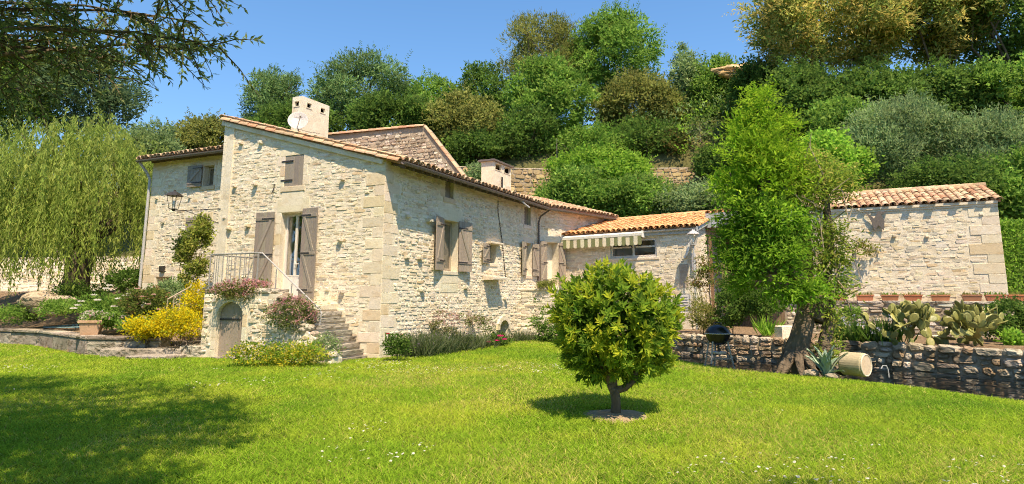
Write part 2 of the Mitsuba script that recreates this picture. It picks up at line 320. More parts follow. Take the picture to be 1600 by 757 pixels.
def rubble(W, region, rng, hr=(.07, .125), wr=(.14, .46), proud=(.002, .016), gap=.012, wav=.02, rough=1.0, bev=.016):
    reg = region
    for b in W.blocked: reg = reg.difference(b.buffer(.004))
    pr = prep(reg); x0, y0, x1, y1 = reg.bounds; out = []; v = y0 + .004
    while v < y1 - .03:
        h = rng.uniform(*hr)
        if y1 - v - h < hr[0] * .6: h = max(y1 - v - .012, .04)
        u = x0 + .002; ph = rng.uniform(0, 6.28)
        while u < x1 - .05:
            w = min(rng.uniform(*wr) * (1.0 if rng.random() > .12 else .55), x1 - u - .003); hh = h
            g = gap * rng.uniform(.5, 1.6); vv = v + wav * math.sin(u * 1.3 + ph)
            cuts = ((u, u + w),) if pr.contains(sbox(u, vv, u + w, vv + hh)) else ((u, u + w * .5), (u + w * .5, u + w))
            for a, b in cuts:
                if b - a < .05 or not pr.contains(sbox(a, vv, b, vv + hh)): continue
                if hh > .10 and rng.random() < .28 and b - a > .16:      # two thin stones one on the other
                    s = rng.uniform(.4, .6) * hh
                    for c, d in ((vv, vv + s), (vv + s, vv + hh)): out.append((a + g/2, b - g/2, c + g/2, d - g/2))
                else: out.append((a + g/2, b - g/2, vv + g/2, vv + hh - g/2))
            u += w
        v += h
    res = []
    for a, b, c, d in out:
        if b - a < .03 or d - c < .025: continue
        res.append(((b - a) * (d - c), stone_mesh(W, a, b, c, d, rng.uniform(*proud), rng, bev, rough)))
    return res

def lay(parent, stones, mats, weights, rng, keep, name='stone', smooth=False):
    """the largest become parts of their own, the others one part per stone colour"""
    stones.sort(key=lambda s: -s[0]); rest = {}
    for i, (a, m) in enumerate(stones):
        mt = mats[rng.choice(len(mats), p=weights)]
        if i < keep: part(parent, name, m, mt, smooth)
        else: rest.setdefault(mt, []).append(m)
    for mt, ms in rest.items():
        part(parent, 'small_stones' if name == 'stone' else name + '_field', ms, mt, smooth, kind='stuff')

def quoins(W, parent, left, u_edge, v0, v1, rng, mt='m_ashlar', hb=(.26, .36), wide=(.62, .36), proud=.016, inside=None, slope=None):
    """dressed corner blocks along an upright edge at u_edge; left=True: the wall lies to the right of the edge"""
    v, i = v0, rng.integers(0, 2)
    while v < v1 - .08:
        h = min(rng.uniform(*hb), v1 - v); w = wide[i % 2] * rng.uniform(.88, 1.12)
        a, b = (u_edge, u_edge + w) if left else (u_edge - w, u_edge)
        part(parent, 'quoin', W.box(a + (.0 if left else .005), b - (.005 if left else .0), v + .004, v + h - .004, -.02, proud * rng.uniform(.7, 1.2), .008), mt)
        W.block(a, b, v, v + h); v += h; i += 1

def surround(W, parent, r, jamb=.2, lintel=.26, sill=.14, apron=0.0, proud=.012, mt='m_ashlar', lo=.22, rng=None):
    """dressed stones round an opening r = (u0,u1,v0,v1)"""
    u0, u1, v0, v1 = r
    part(parent, 'lintel', W.box(u0 - jamb * lo - .12, u1 + jamb * lo + .12, v1, v1 + lintel, -.1, proud, .008), mt)
    W.block(u0 - jamb * lo - .12, u1 + jamb * lo + .12, v1, v1 + lintel)
    if sill: part(parent, 'sill', W.box(u0 - .1, u1 + .1, v0 - sill, v0, -.1, proud + .02, .01), mt); W.block(u0 - .1, u1 + .1, v0 - sill, v0)
    if apron:
        n = max(1, round(apron / .3)); h = apron / n
        for k in range(n):
            part(parent, 'apron_stone', W.box(u0 - .05, u1 + .05, v0 - sill - (k + 1) * h + .004, v0 - sill - k * h - .002, -.1, proud, .008), mt)
        W.block(u0 - .05, u1 + .05, v0 - sill - apron, v0 - sill)
    if jamb:
        n = max(1, round((v1 - v0) / .33)); h = (v1 - v0) / n
        for k in range(n):
            w = jamb * (1.0 if (k + (v0 > 3)) % 2 else .62)
            for a, b in ((u0 - w, u0), (u1, u1 + w)):
                part(parent, 'jamb_stone', W.box(a, b, v0 + k * h + .004, v0 + (k + 1) * h - .004, -.1, proud, .008), mt); W.block(a, b, v0 + k * h, v0 + (k + 1) * h)

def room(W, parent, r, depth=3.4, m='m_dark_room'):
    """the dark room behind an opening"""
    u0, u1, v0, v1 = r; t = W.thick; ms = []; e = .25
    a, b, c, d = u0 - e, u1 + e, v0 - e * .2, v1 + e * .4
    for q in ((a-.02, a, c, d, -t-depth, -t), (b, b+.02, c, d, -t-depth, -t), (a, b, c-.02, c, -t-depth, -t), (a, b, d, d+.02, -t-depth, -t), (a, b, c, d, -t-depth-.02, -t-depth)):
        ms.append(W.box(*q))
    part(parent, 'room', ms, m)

def glazed(W, parent, r, name='window', leaves=2, rows=1, w=-.22, mt='m_frame', fr=.055, low=0.0, label=None):
    """a window in its opening: frame with mullions, panes; low: height of a solid panel at the foot"""
    u0, u1, v0, v1 = r
    k = part(parent, name, [W.box(u0, u0+fr, v0, v1, w-.05, w), W.box(u1-fr, u1, v0, v1, w-.05, w), W.box(u0+fr, u1-fr, v1-fr, v1, w-.05, w), W.box(u0+fr, u1-fr, v0, v0+fr, w-.05, w)], mt, label=label)
    n = leaves; du = (u1 - u0 - 2 * fr) / n
    for i in range(n):
        a, b = u0 + fr + i * du, u0 + fr + (i + 1) * du
        s = .035; c = v0 + fr + low
        fm = [W.box(a+.002, a+s, c, v1-fr, w-.045, w+.012), W.box(b-s, b-.002, c, v1-fr, w-.045, w+.012), W.box(a+s, b-s, v1-fr-s, v1-fr, w-.045, w+.012), W.box(a+s, b-s, c, c+s, w-.045, w+.012)]
        for j in range(1, rows):
            v = c + (v1 - fr - c) * j / rows; fm.append(W.box(a+s, b-s, v-.014, v+.014, w-.04, w+.008))
        if low: fm.append(W.box(a+.002, b-.002, v0+fr, c, w-.04, w+.004))
        part(k, 'casement', fm, mt)
        part(k, 'pane', W.box(a+s, b-s, c+s, v1-fr-s, w-.022, w-.018), 'm_glass')
    return k

def shutter(W, parent, hu, v0, v1, width, angle, side, mt='m_shutter', planks=None, w=.05, hinges=2, brace=True, label=None):
    """plank shutter hinged at u=hu. side=-1: opens to the left, +1: to the right; angle 0 = flat on the wall, 90 = straight out"""
    a = math.radians(angle); D = side * W.U * math.cos(a) + W.N * math.sin(a); Nn = W.N * math.cos(a) - side * W.U * math.sin(a)
    O = W.at(hu, 0, w); n = planks or max(2, round(width / .13)); pw = width / n; t = .03
    k = None
    ms = [frame_box(O, D, Z, Nn, i * pw + .002, (i + 1) * pw - .002, v0, v1, 0, t, .005) for i in range(n)]
    k = thing_part(parent, 'shutter', label)
    for m in ms: part(k, 'plank', m, mt)
    hs = [v0 + .18 * (v1 - v0), v1 - .14 * (v1 - v0)] if hinges == 2 else [v0 + .1 * (v1 - v0), v0 + .5 * (v1 - v0), v1 - .08 * (v1 - v0)]
    if brace:
        for x in hs: part(k, 'batten', frame_box(O, D, Z, Nn, .02, width - .02, x - .05, x + .05, t, t + .022, .005), mt)
        for lo, hi in zip(hs[:-1], hs[1:]):
            A = O + D * (width * .82) + Z * (lo + .05) + Nn * (t + .001); B = O + D * (width * .16) + Z * (hi - .05) + Nn * (t + .001)
            L = np.linalg.norm(B - A); dd = (B - A) / L; part(k, 'brace', frame_box(A, dd, np.cross(Nn, dd), Nn, 0, L, -.045, .045, 0, .022, .005), mt)
    for x in hs:
        part(k, 'hinge_strap', frame_box(O, D, Z, Nn, -.03, width * .62, x - .02, x + .02, t + (.022 if brace else 0), t + (.03 if brace else .008), 0), 'm_iron')
    return k
def thing_part(parent, name, label=None):
    k = numbered(parent + '__' + name)
    if label: tag(k, label)
    return k

# ------------------------------------------------------------------ canal tiles
def canal(O, D, R, Nn, L, r0, r1, th=.016, seg=6, up=True):
    """half-round tile: from O along D (downhill) for L, half width r0 at the top, r1 at the foot; R sideways, Nn off the roof"""
    a = np.linspace(0, np.pi, seg + 1) if up else np.linspace(np.pi, 2 * np.pi, seg + 1)
    v = []
    for t, r in ((0, r0), (L, r1)):
        for rr in (r, r - th):
            v += [O + D * t + R * (math.cos(x) * rr) + Nn * (math.sin(x) * rr * .85) for x in a]
    n = seg + 1; f = []
    for i in range(seg):
        f += [[i, i+1, 2*n+i+1], [i, 2*n+i+1, 2*n+i], [n+i, 3*n+i+1, n+i+1], [n+i, 3*n+i, 3*n+i+1], [2*n+i, 2*n+i+1, 3*n+i+1], [2*n+i, 3*n+i+1, 3*n+i], [i, n+i+1, i+1], [i, n+i, n+i+1]]
    return M(v, f)
def tiled(parent, O, R, D, Nn, width, length, rng, mats, weights, keep=0, pitch=.23, row=.34, name='tile', jit=1.0, under='m_tile_dark', first_keep=True, seg=6, wide=.5, inside=None):
    """rows of canal tiles on the roof plane from the ridge corner O: R along the ridge, D downhill"""
    cols, rows = int(round(width / pitch)), int(math.ceil(length / row)); row = (length - .06) / rows; pc = width / cols; rest = {}; made = 0
    for i in range(cols):
        dx = rng.normal(0, .006) * jit
        for j in range(rows - 1, -1, -1):
            if inside is not None and not inside((i + .5) * pc, (j + .5) * row): continue
            o = O + R * ((i + .5) * pc + dx + rng.normal(0, .004) * jit) + D * (j * row + (i % 3) * .02 * jit + rng.normal(0, .012) * jit) + Nn * (.035 + .012 * (1 - 0) + rng.normal(0, .004) * jit)
            d = nz(D + R * rng.normal(0, .012) * jit - Nn * .0 + Nn * .03)
            m = canal(o, d, R, Nn, row + .09, pc * (wide - .07), pc * wide, seg=seg)
            mt = mats[rng.choice(len(mats), p=weights)]
            if made < keep: part(parent, name, m, mt, 50); made += 1
            else: rest.setdefault(mt, []).append(m)
        for j in range(rows):                                            # channel tiles between
            if inside is not None and not inside(i * pc, (j + .5) * row): continue
            o = O + R * (i * pc) + D * (j * row) + Nn * .10
            rest.setdefault(mats[rng.choice(len(mats), p=weights)], []).append(canal(o, D, R, Nn, row + .06, pc * .36, pc * .40, seg=4, up=False))
    for mt, ms in rest.items(): part(parent, name + '_field', ms, mt, 50, kind='stuff')
# ------------------------------------------------------------------ the main house
rs = np.random.default_rng(11)
STONES, SW = ['m_stone', 'm_stone_ochre', 'm_stone_grey'], [.62, .22, .16]
C = at_z(592, 560, 0.0); RD = nz([.469, .883, 0]); UF = nz([.929, -.370, 0])
_w = Wall(C, UF); LU = _w.uv(338, 380)[0]; L = C + UF * LU; WF = -LU
Wf = Wall(L, UF); Wr = Wall(C, RD); RU = Wr.uv(840, 380)[0]; P1 = C + RD * RU; P2 = np.array([3.95, 26.8, 0])
Wr2 = Wall(P1, P2 - P1); R2 = float(np.linalg.norm((P2 - P1)[:2]))
HR = Wf.uv(600, 247)[1]; HL = Wf.uv(343, 189)[1]
house = thing('stone_house', 'large old pale stone house with brown shutters, chimney and outside stairs, filling the middle left', 'house')
# --- front gable wall
r_attic = Wf.rect(445, 243, 474, 291); r_door = Wf.rect(436, 332, 471.5, 469)
SILL = r_door[2]
wallF = part(house, 'wall', Wf.mass(Polygon([(0, -.4), (WF, -.4), (WF, HR), (0, HL)]), [r_attic, r_door]), 'm_mortar', label='sunlit front wall of rough pale rubble under the tiled verge')
for r in (r_attic, r_door): Wf.block(*r)
quoins(Wf, wallF, False, WF, -.2, HR - .06, rs); quoins(Wf, wallF, True, 0, 1.3, HL - .12, rs, wide=(.34, .22), hb=(.3, .42), mt='m_render')
surround(Wf, wallF, r_attic, jamb=.26, lintel=.2, sill=.16, apron=.42)
surround(Wf, wallF, r_door, jamb=.25, lintel=.42, sill=0)
top = lambda u: HL + (HR - HL) * u / WF
lay(wallF, rubble(Wf, Polygon([(.02, .0), (WF - .02, .0), (WF - .02, HR - .1), (.02, HL - .1)]), rs, hr=(.055, .105), wr=(.11, .40), proud=(.001, .013), gap=.008, bev=.010), STONES, SW, rs, 190)
# --- right wall
r_w1 = Wr.rect(690, 345, 715, 424); r_a1 = Wr.rect(695.5, 283, 708.5, 310); r_w2 = Wr.rect(762, 382, 775, 412)
r_a2 = Wr.rect(819, 323, 829, 352); r_w3 = Wr.rect(820, 380, 830, 431)
uc_, vc_ = Wr.uv(786, 510); CUL = Polygon([(uc_ + .34 * math.cos(a), vc_ - .12 + .36 * math.sin(a)) for a in np.linspace(0, np.pi, 13)] + [(uc_ - .34, -.1), (uc_ + .34, -.1)])
wallR = part(house, 'wall', Wr.mass(Polygon([(0, -.4), (RU, -.4), (RU, HR), (0, HR)]).difference(CUL), [r_w1, r_a1, r_w2, r_a2, r_w3]), 'm_mortar', label='long side wall with small windows under the gutter, its upper part in the shade of the eave')
for r in (r_w1, r_a1, r_w2, r_a2, r_w3): Wr.block(*r)
Wr.blocked.append(CUL.buffer(.16))
quoins(Wr, wallR, True, 0, -.2, HR - .06, rs, wide=(.36, .62))
surround(Wr, wallR, r_w1, jamb=.28, lintel=.42, sill=.12, apron=.55); surround(Wr, wallR, r_a1, jamb=.24, lintel=.2, sill=.16)
surround(Wr, wallR, r_w2, jamb=.12, lintel=.12, sill=.1); surround(Wr, wallR, r_a2, jamb=.24, lintel=.2, sill=.16); surround(Wr, wallR, r_w3, jamb=.15, lintel=.2, sill=.12)
lay(wallR, rubble(Wr, Polygon([(.02, .0), (RU, .0), (RU, HR - .08), (.02, HR - .08)]), rs, hr=(.06, .12), wr=(.11, .38), proud=(.004, .026), gap=.013, bev=.014), STONES, [.7, .14, .16], rs, 110)
# --- end wall, turning away
r_d2 = Wr2.rect(853, 379, 872, 446)
wallE = part(house, 'wall', Wr2.mass(Polygon([(0, -.4), (R2, -.4), (R2, HR), (0, HR)]), [r_d2]), 'm_mortar', label='end wall at the turn of the house beside the garden door')
Wr2.block(*r_d2); surround(Wr2, wallE, r_d2, jamb=.2, lintel=.22, sill=0)
lay(wallE, rubble(Wr2, Polygon([(.0, 1.2), (R2, 1.2), (R2, HR - .08), (0, HR - .08)]), rs), STONES, SW, rs, 30)
bk = lambda p, d: (np.asarray(p) + np.asarray(d))
part(house, 'back_wall', [frame_box(L, RD, np.cross(Z, RD), Z, 0, 9.2, -.45, 0, -.4, HL - .02)], 'm_render')
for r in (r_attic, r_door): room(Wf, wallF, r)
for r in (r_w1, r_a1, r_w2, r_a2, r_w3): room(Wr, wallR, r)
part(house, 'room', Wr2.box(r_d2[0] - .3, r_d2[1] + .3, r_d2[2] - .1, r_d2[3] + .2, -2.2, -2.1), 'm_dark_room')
# --- roof
rise = (HL - HR) / WF; DN = nz(UF - Z * rise); RN = nz(np.cross(DN, RD)); RN = RN if RN[2] > 0 else -RN
OV = .57; Lr = math.hypot(WF, HL - HR) + OV
R0 = L + Z * HL + Wf.N * .07
roof = part(house, 'roof', frame_box(R0 - RN * .02, RD, DN, RN, 0, RU + .2, -.03, Lr, -.05, .045), 'm_tile_dark', label='low pitched roof of weathered canal tiles')
tiled(roof, R0 + RN * .02, RD, DN, RN, RU + .2, Lr + .03, rs, ['m_tile', 'm_tile_pale'], [.5, .5], keep=0)
for j in range(46):                                                     # tile ends over the gutter
    o = R0 + RD * ((j + .5) * (RU + .2) / 46) + DN * (Lr - .33) + RN * .05
    part(roof, 'eave_tile', canal(o, DN, RD, RN, .40, .09, .105), ['m_tile', 'm_tile_pale'][j % 2], 50)
nv = 18
for j in range(nv):
    o = R0 + DN * (j * (Lr - .05) / nv) - RD * .005 - RN * .03 + RN * rs.normal(0, .006)
    d = nz(DN + RN * .03 + RD * rs.normal(0, .01))
    part(roof, 'verge_tile', canal(o, d, RD, RN, (Lr - .05) / nv + .05, .115, .135, seg=8), ['m_tile_pale', 'm_tile_rose', 'm_tile_pale'][rs.integers(0, 3)], 50)
    if j % 2 == 0: part(roof, 'verge_cap', canal(o + RD * .22 + RN * .04, d, RD, RN, .42, .10, .12), 'm_tile_pale', 50)
part(roof, 'ridge_cap', canal(R0 - RD * .06 + RN * .03 - DN * .05, RD, -DN, RN, .5, .13, .13), 'm_tile_pale', 50)
part(roof, 'verge_mortar', frame_box(R0 - RN * .13 - RD * .0, DN, RD, RN, .0, Lr - OV, -.03, .12, -.07, .06), 'm_render')
# second pitch over the end wall
N2 = Wr2.N; D2 = nz(N2 - Z * rise); RN2 = nz(np.cross(D2, Wr2.U)); RN2 = RN2 if RN2[2] > 0 else -RN2; L2 = 5.0
R20 = P1 + Z * HR - D2 * (L2 - .42) - Wr2.U * .3
roof2 = part(house, 'roof', frame_box(R20, Wr2.U, D2, RN2, 0, R2 + .75, 0, L2, -.05, .04), 'm_tile_dark')
tiled(roof2, R20 + RN2 * .02, Wr2.U, D2, RN2, R2 + .75, L2 + .03, rs, ['m_tile', 'm_tile_pale'], [.5, .5])
for j in range(10):
    o = R20 + Wr2.U * (R2 + .72) + D2 * (L2 - (j + 1) * .34) + RN2 * .05
    part(roof2, 'verge_tile', canal(o, D2, Wr2.U, RN2, .4, .10, .12), ['m_tile_pale', 'm_tile'][j % 2], 50)
# gutter and rafters
def halfpipe(a, b, r, th=.006, n=8):
    a, b = np.asarray(a), np.asarray(b); d = nz(b - a); s = nz(np.cross(d, Z)); v = []; an = np.linspace(np.pi, 2 * np.pi, n + 1)
    for p in (a, b):
        for rr in (r, r - th): v += [p + s * math.cos(x) * rr + Z * math.sin(x) * rr for x in an]
    m = n + 1; f = []
    for i in range(n): f += [[i, 2*m+i+1, i+1], [i, 2*m+i, 2*m+i+1], [m+i, m+i+1, 3*m+i+1], [m+i, 3*m+i+1, 3*m+i], [i, i+1, m+i+1], [i, m+i+1, m+i], [2*m+i, 3*m+i+1, 2*m+i+1], [2*m+i, 3*m+i, 3*m+i+1]]
    return M(v, f)
ga = C + Z * (HR - .19) + Wr.N * (OV + .08) - RD * .05; gb = P1 + Z * (HR - .21) + Wr.N * (OV + .08)
gc = P2 + Z * (HR - .19) + Wr2.N * .52 + Wr2.U * .4; mid = P1 + Z * (HR - .205) + nz(Wr.N + Wr2.N) * .64
gut = part(house, 'gutter', [halfpipe(ga, mid, .075), halfpipe(mid, gc, .075)], 'm_zinc', 40)
for i in range(24): part(house, 'rafter', frame_box(C + RD * (.25 + i * (RU - .4) / 23) + Z * (HR + .02), RD, nz(Wr.N - Z * rise), RN, -.035, .035, -.02, OV - .03, -.17, -.055), 'm_zinc')
part(house, 'soffit_board', [Wr.box(-.05, RU, HR - .03, HR + .05, .0, .02)], 'm_zinc')
pd = Wr2.at(-.02, 0, .09)
part(house, 'downpipe', [tube([pd + Z * .9, pd + Z * (HR - .75), pd + Z * (HR - .5) + Wr2.N * .1, mid - Z * .05], [.04] * 4, 8), ], 'm_zinc', 40)
# --- chimneys
def chimney(name, o, a, b, la, lb, z0, z1, holes_a, holes_b, cap=False, hz0=.18, hh=.17, hw=.2):
    """o: near corner; a,b: horizontal axes away from it; dark flue mouths on the two faces seen"""
    a, b, o = np.asarray(a), np.asarray(b), np.asarray(o, float); th = .07
    def face(ax, ln, inward, m):
        p = sbox(0, z0, ln, z1)
        for i in range(m): c = ln * (i + .5) / m; p = p.difference(sbox(c - hw / 2, z1 - hz0 - hh, c + hw / 2, z1 - hz0))
        return extrude(p, o, ax, Z, inward, th)
    k = part(house, name, [face(a, la, b, holes_a), face(b, lb, a, holes_b), frame_box(o + b * (lb - th), a, b, Z, th + .001, la, 0, th, z0, z1), frame_box(o + a * (la - th), a, b, Z, 0, th, th + .001, lb - th - .001, z0, z1), frame_box(o, a, b, Z, th, la - th, th, lb - th, z1 - .06, z1 - .002)], 'm_render')
    e = th + .004; part(k, 'soot_shade_lining', [frame_box(o + b * (lb - e - .02), a, b, Z, e, la - e, 0, .02, z0, z1 - .07), frame_box(o + a * (la - e - .02), a, b, Z, 0, .02, e, lb - e - .021, z0, z1 - .07)], 'm_soot_shade')  # near-black soot lining, shade of the flue mouths put into its colour
    na, nb = -b, -a
    for (ax, ln, nn, m) in ((a, la, na, holes_a), (b, lb, nb, holes_b)):
        for i in range(m):
            c = o + ax * (ln * (i + .5) / m)
            part(k, 'mouth_rim', [frame_box(c, ax, Z, nn, -hw/2-.03, hw/2+.03, z1-hz0, z1-hz0+.025, -.01, .02), frame_box(c, ax, Z, nn, -hw/2-.03, hw/2+.03, z1-hz0-hh-.025, z1-hz0-hh, -.01, .02),
                                  frame_box(c, ax, Z, nn, -hw/2-.03, -hw/2, z1-hz0-hh, z1-hz0, -.01, .02), frame_box(c, ax, Z, nn, hw/2, hw/2+.03, z1-hz0-hh, z1-hz0, -.01, .02)], 'm_render')
    if cap: part(k, 'cap_slab', frame_box(o, a, b, Z, -.1, la + .1, -.1, lb + .1, z1, z1 + .07, .01), 'm_zinc')
    return k
pc1 = C + RD * 2.2
o1 = at_plane(472.5, 150, pc1, Wf.N); z1 = o1[2]
la = abs((at_plane(472.5, 180, pc1, Wf.N) - at_plane(457.5, 180, pc1, Wf.N)) @ UF)
lbk = 1.25
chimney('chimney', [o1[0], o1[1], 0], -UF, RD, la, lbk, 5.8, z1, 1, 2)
o2 = at_plane(771, 262, C + RD * 8.2, Wf.N)
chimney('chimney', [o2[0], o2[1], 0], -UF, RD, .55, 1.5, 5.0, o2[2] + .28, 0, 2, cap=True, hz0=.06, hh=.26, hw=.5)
part(house + '__chimney_001', 'flue_stub', rod(o2 + RD * .62 - Z * .75 + Wr.N * .06, o2 + RD * .62 - Z * .3 + Wr.N * .06, .035), 'm_iron')
# --- shutters, windows, doors of the front
k = thing_part(house, 'attic_shutter'); aw = (r_attic[1] - r_attic[0]) / 4
for i in range(4): part(k, 'plank', Wf.box(r_attic[0] + i * aw + .002, r_attic[0] + (i + 1) * aw - .002, r_attic[2] + .004, r_attic[3] - .004, -.05, -.004, .004), 'm_shutter')
for v in (.2, .82):
    x = r_attic[2] + v * (r_attic[3] - r_attic[2]); part(k, 'hinge_strap', Wf.box(r_attic[0] - .12, r_attic[0] + .32, x - .022, x + .022, .014, .024), 'm_iron')
uL0 = Wf.uv(402, 390)[0]; uL1 = Wf.uv(428.5, 390)[0]; uR1 = Wf.uv(497.5, 390)[0]
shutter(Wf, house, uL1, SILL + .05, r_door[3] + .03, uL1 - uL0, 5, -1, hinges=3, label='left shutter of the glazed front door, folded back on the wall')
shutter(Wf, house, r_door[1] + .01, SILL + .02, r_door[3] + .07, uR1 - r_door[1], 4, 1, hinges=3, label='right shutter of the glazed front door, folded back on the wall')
gd = glazed(Wf, house, r_door, 'french_door', leaves=2, w=-.2, low=.62, label='glazed front door with white frame at the head of the stairs')
um = (r_door[0] + r_door[1]) / 2
part(gd, 'handle', [Wf.box(um + .02, um + .05, SILL + .92, SILL + 1.12, -.19, -.165), Wf.box(um + .03, um + .17, SILL + 1.02, SILL + 1.045, -.165, -.145)], 'm_white_metal')
part(house, 'door_step', Wf.box(r_door[0] - .1, r_door[1] + .1, SILL - .12, SILL, -.45, .06, .01), 'm_ashlar')
# --- of the side
pw = lambda W, a, b, y: W.uv(b, y)[0] - W.uv(a, y)[0]
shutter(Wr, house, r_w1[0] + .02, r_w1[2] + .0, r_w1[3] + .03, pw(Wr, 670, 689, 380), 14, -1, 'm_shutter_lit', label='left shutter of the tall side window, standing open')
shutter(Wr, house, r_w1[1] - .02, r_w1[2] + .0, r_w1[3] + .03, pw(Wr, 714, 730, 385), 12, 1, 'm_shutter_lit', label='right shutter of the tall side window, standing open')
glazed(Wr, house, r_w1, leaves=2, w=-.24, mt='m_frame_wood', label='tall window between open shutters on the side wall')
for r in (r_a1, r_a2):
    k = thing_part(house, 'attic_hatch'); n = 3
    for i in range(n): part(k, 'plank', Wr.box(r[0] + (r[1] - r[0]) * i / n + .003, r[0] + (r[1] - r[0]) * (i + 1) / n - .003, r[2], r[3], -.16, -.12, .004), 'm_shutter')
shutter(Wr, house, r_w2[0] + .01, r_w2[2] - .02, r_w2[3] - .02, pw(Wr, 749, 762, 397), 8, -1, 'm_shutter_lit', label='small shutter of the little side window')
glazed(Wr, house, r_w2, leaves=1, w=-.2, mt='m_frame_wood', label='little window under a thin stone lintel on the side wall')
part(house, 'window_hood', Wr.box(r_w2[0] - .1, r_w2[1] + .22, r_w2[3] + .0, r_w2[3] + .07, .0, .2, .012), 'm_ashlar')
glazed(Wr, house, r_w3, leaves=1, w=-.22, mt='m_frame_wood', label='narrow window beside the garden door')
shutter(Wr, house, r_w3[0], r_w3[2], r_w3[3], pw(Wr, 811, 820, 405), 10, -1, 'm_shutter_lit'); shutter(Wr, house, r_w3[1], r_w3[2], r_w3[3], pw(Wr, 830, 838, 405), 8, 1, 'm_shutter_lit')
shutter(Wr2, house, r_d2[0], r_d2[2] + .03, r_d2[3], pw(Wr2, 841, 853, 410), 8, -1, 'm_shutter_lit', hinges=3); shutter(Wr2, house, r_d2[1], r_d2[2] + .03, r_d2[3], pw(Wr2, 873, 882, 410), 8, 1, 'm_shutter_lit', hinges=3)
part(house, 'garden_door', [Wr2.box(r_d2[0], r_d2[1], r_d2[2], r_d2[3], -.42, -.36)], 'm_render', label='pale door in the deep garden doorway')
# --- stones left sticking out of the walls
def corbel(W, px, py, d=.22, w=.16, h=.12, par=None):
    d *= .62
    u, v = W.uv(px, py); o = rs.uniform(-.02, .02)
    part(par, 'corbel', cat([stone_mesh(W, u - w/2, u + w/2, v - h/2, v + h/2, d, rs, .03, .6), W.box(u - w*.42, u + w*.42, v - h*.38, v + h*.34, -.05, d * .9, .01)]), 'm_stone_grey' if rs.random() < .3 else 'm_ashlar')
for px, py, d in ((378, 224, .16), (409, 223, .2), (368, 291, .18), (401, 288, .26), (389, 353, .2), (360, 357, .22), (352, 340, .1), (537, 280, .2), (533, 375, .22), (536, 455, .24), (512, 452, .1), (574, 300, .06)):
    corbel(Wf, px, py, d, par=wallF)
for px, py, d in ((636, 338, .22), (668, 345, .3), (735, 356, .24), (634, 402, .16), (654, 403, .18), (657, 453, .22), (726, 449, .22), (788, 466, .25), (652, 300, .1), (735, 395, .1), (668, 300, .05)):
    corbel(Wr, px, py, d, w=.2, par=wallR)
u, v = Wr.uv(766, 436); part(wallR, 'ledge_stone', Wr.box(u - .5, u + .5, v - .05, v + .06, -.05, .42, .02), 'm_ashlar')
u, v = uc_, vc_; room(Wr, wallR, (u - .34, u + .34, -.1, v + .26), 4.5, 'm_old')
for i in range(7):
    a0, a1 = np.pi * i / 7 + .02, np.pi * (i + 1) / 7 - .02
    part(wallR, 'culvert_stone', extrude(Polygon([(u + r * math.cos(a), v - .12 + r * math.sin(a)) for r, a in ((.34, a0), (.34, a1), (.5, a1), (.5, a0))]), Wr.O, Wr.U, Z, Wr.N, .075), 'm_ashlar')
# iron wall anchors and cable
u, v = Wf.uv(429, 295); part(wallF, 'wall_hook', [tube([Wf.at(u, v + .12, .02), Wf.at(u, v, .03), Wf.at(u - .02, v - .16, .08)], [.015] * 3, 6)], 'm_iron')
ux, vx = Wr.uv(777, 330); uy, vy = Wr.uv(789, 435)
part(wallR, 'cable', tube([Wr.at(ux, HR - .3, .03), Wr.at(ux, vx, .03), Wr.at((ux + uy) / 2, (vx + vy) / 2 + .2, .03), Wr.at(uy, vy, .03)], [.014] * 4, 6), 'm_iron')
ux, vx = Wr.uv(788, 314); part(house, 'gutter_spout', rod(Wr.at(ux, vx + .15, .45), Wr.at(ux + .5, vx - .25, .8), .03), 'm_zinc_pale')

# ------------------------------------------------------------------ rear house: its gable over the roof
pr_ = C + RD * 4.6
Wg = Wall(pr_ - UF * 8, UF)
g1, g2, g3 = Wg.uv(500, 213), Wg.uv(663, 198), Wg.uv(722, 274)
rear = thing('rear_house', 'grey rubble gable of the house behind, showing over the tiled roof', 'house')
gpoly = Polygon([(g1[0], 4.5), (g3[0], 4.5), (g3[0], g3[1]), g2, g1])
wg = part(rear, 'wall', Wg.mass(gpoly), 'm_old_mortar')
lay(wg, rubble(Wg, Polygon([(g1[0] + .05, 5.6), (g3[0] - .1, 5.6), (g3[0] - .1, g3[1] - .05), (g2[0], g2[1] - .1), (g1[0] + .05, g1[1] - .1)]), rs, hr=(.08, .15), wr=(.12, .34), proud=(.01, .045), rough=1.4), ['m_old', 'm_stone_grey'], [.8, .2], rs, 60)
def capping(parent, W, a, b, n, r=.13, w=.0, mats=('m_tile_pale', 'm_tile', 'm_tile_rose')):
    a3, b3 = W.at(*a, w), W.at(*b, w); d = nz(b3 - a3); up = nz(np.cross(W.N, d)); up = up if up[2] > 0 else -up; ln = np.linalg.norm(b3 - a3) / n
    for i in range(n): part(parent, 'verge_tile', canal(a3 + d * ln * i + up * .0, nz(d + up * .02), W.N, up, ln + .04, r * .9, r, seg=8), mats[rs.integers(0, len(mats))], 50)
rr = thing_part(rear, 'roof')
capping(rr, Wg, g2, (g1[0], g1[1]), 14, w=-.03); capping(rr, Wg, g2, g3, 7, w=-.03, r=.10)
e = np.array([-.0, 0, 0])
for a, b, nm in ((g1, g2, 'slope'), (g2, g3, 'slope')):
    A, B = Wg.at(*a, -.06), Wg.at(*b, -.06); d = nz(B - A); up = nz(np.cross(Wg.N, d)); up = up if up[2] > 0 else -up
    part(rr, nm, frame_box(A, d, nz([-.30, .95, 0]), up, -.02, np.linalg.norm(B - A) + .02, 0, 4.6, -.02, .05), 'm_tile')

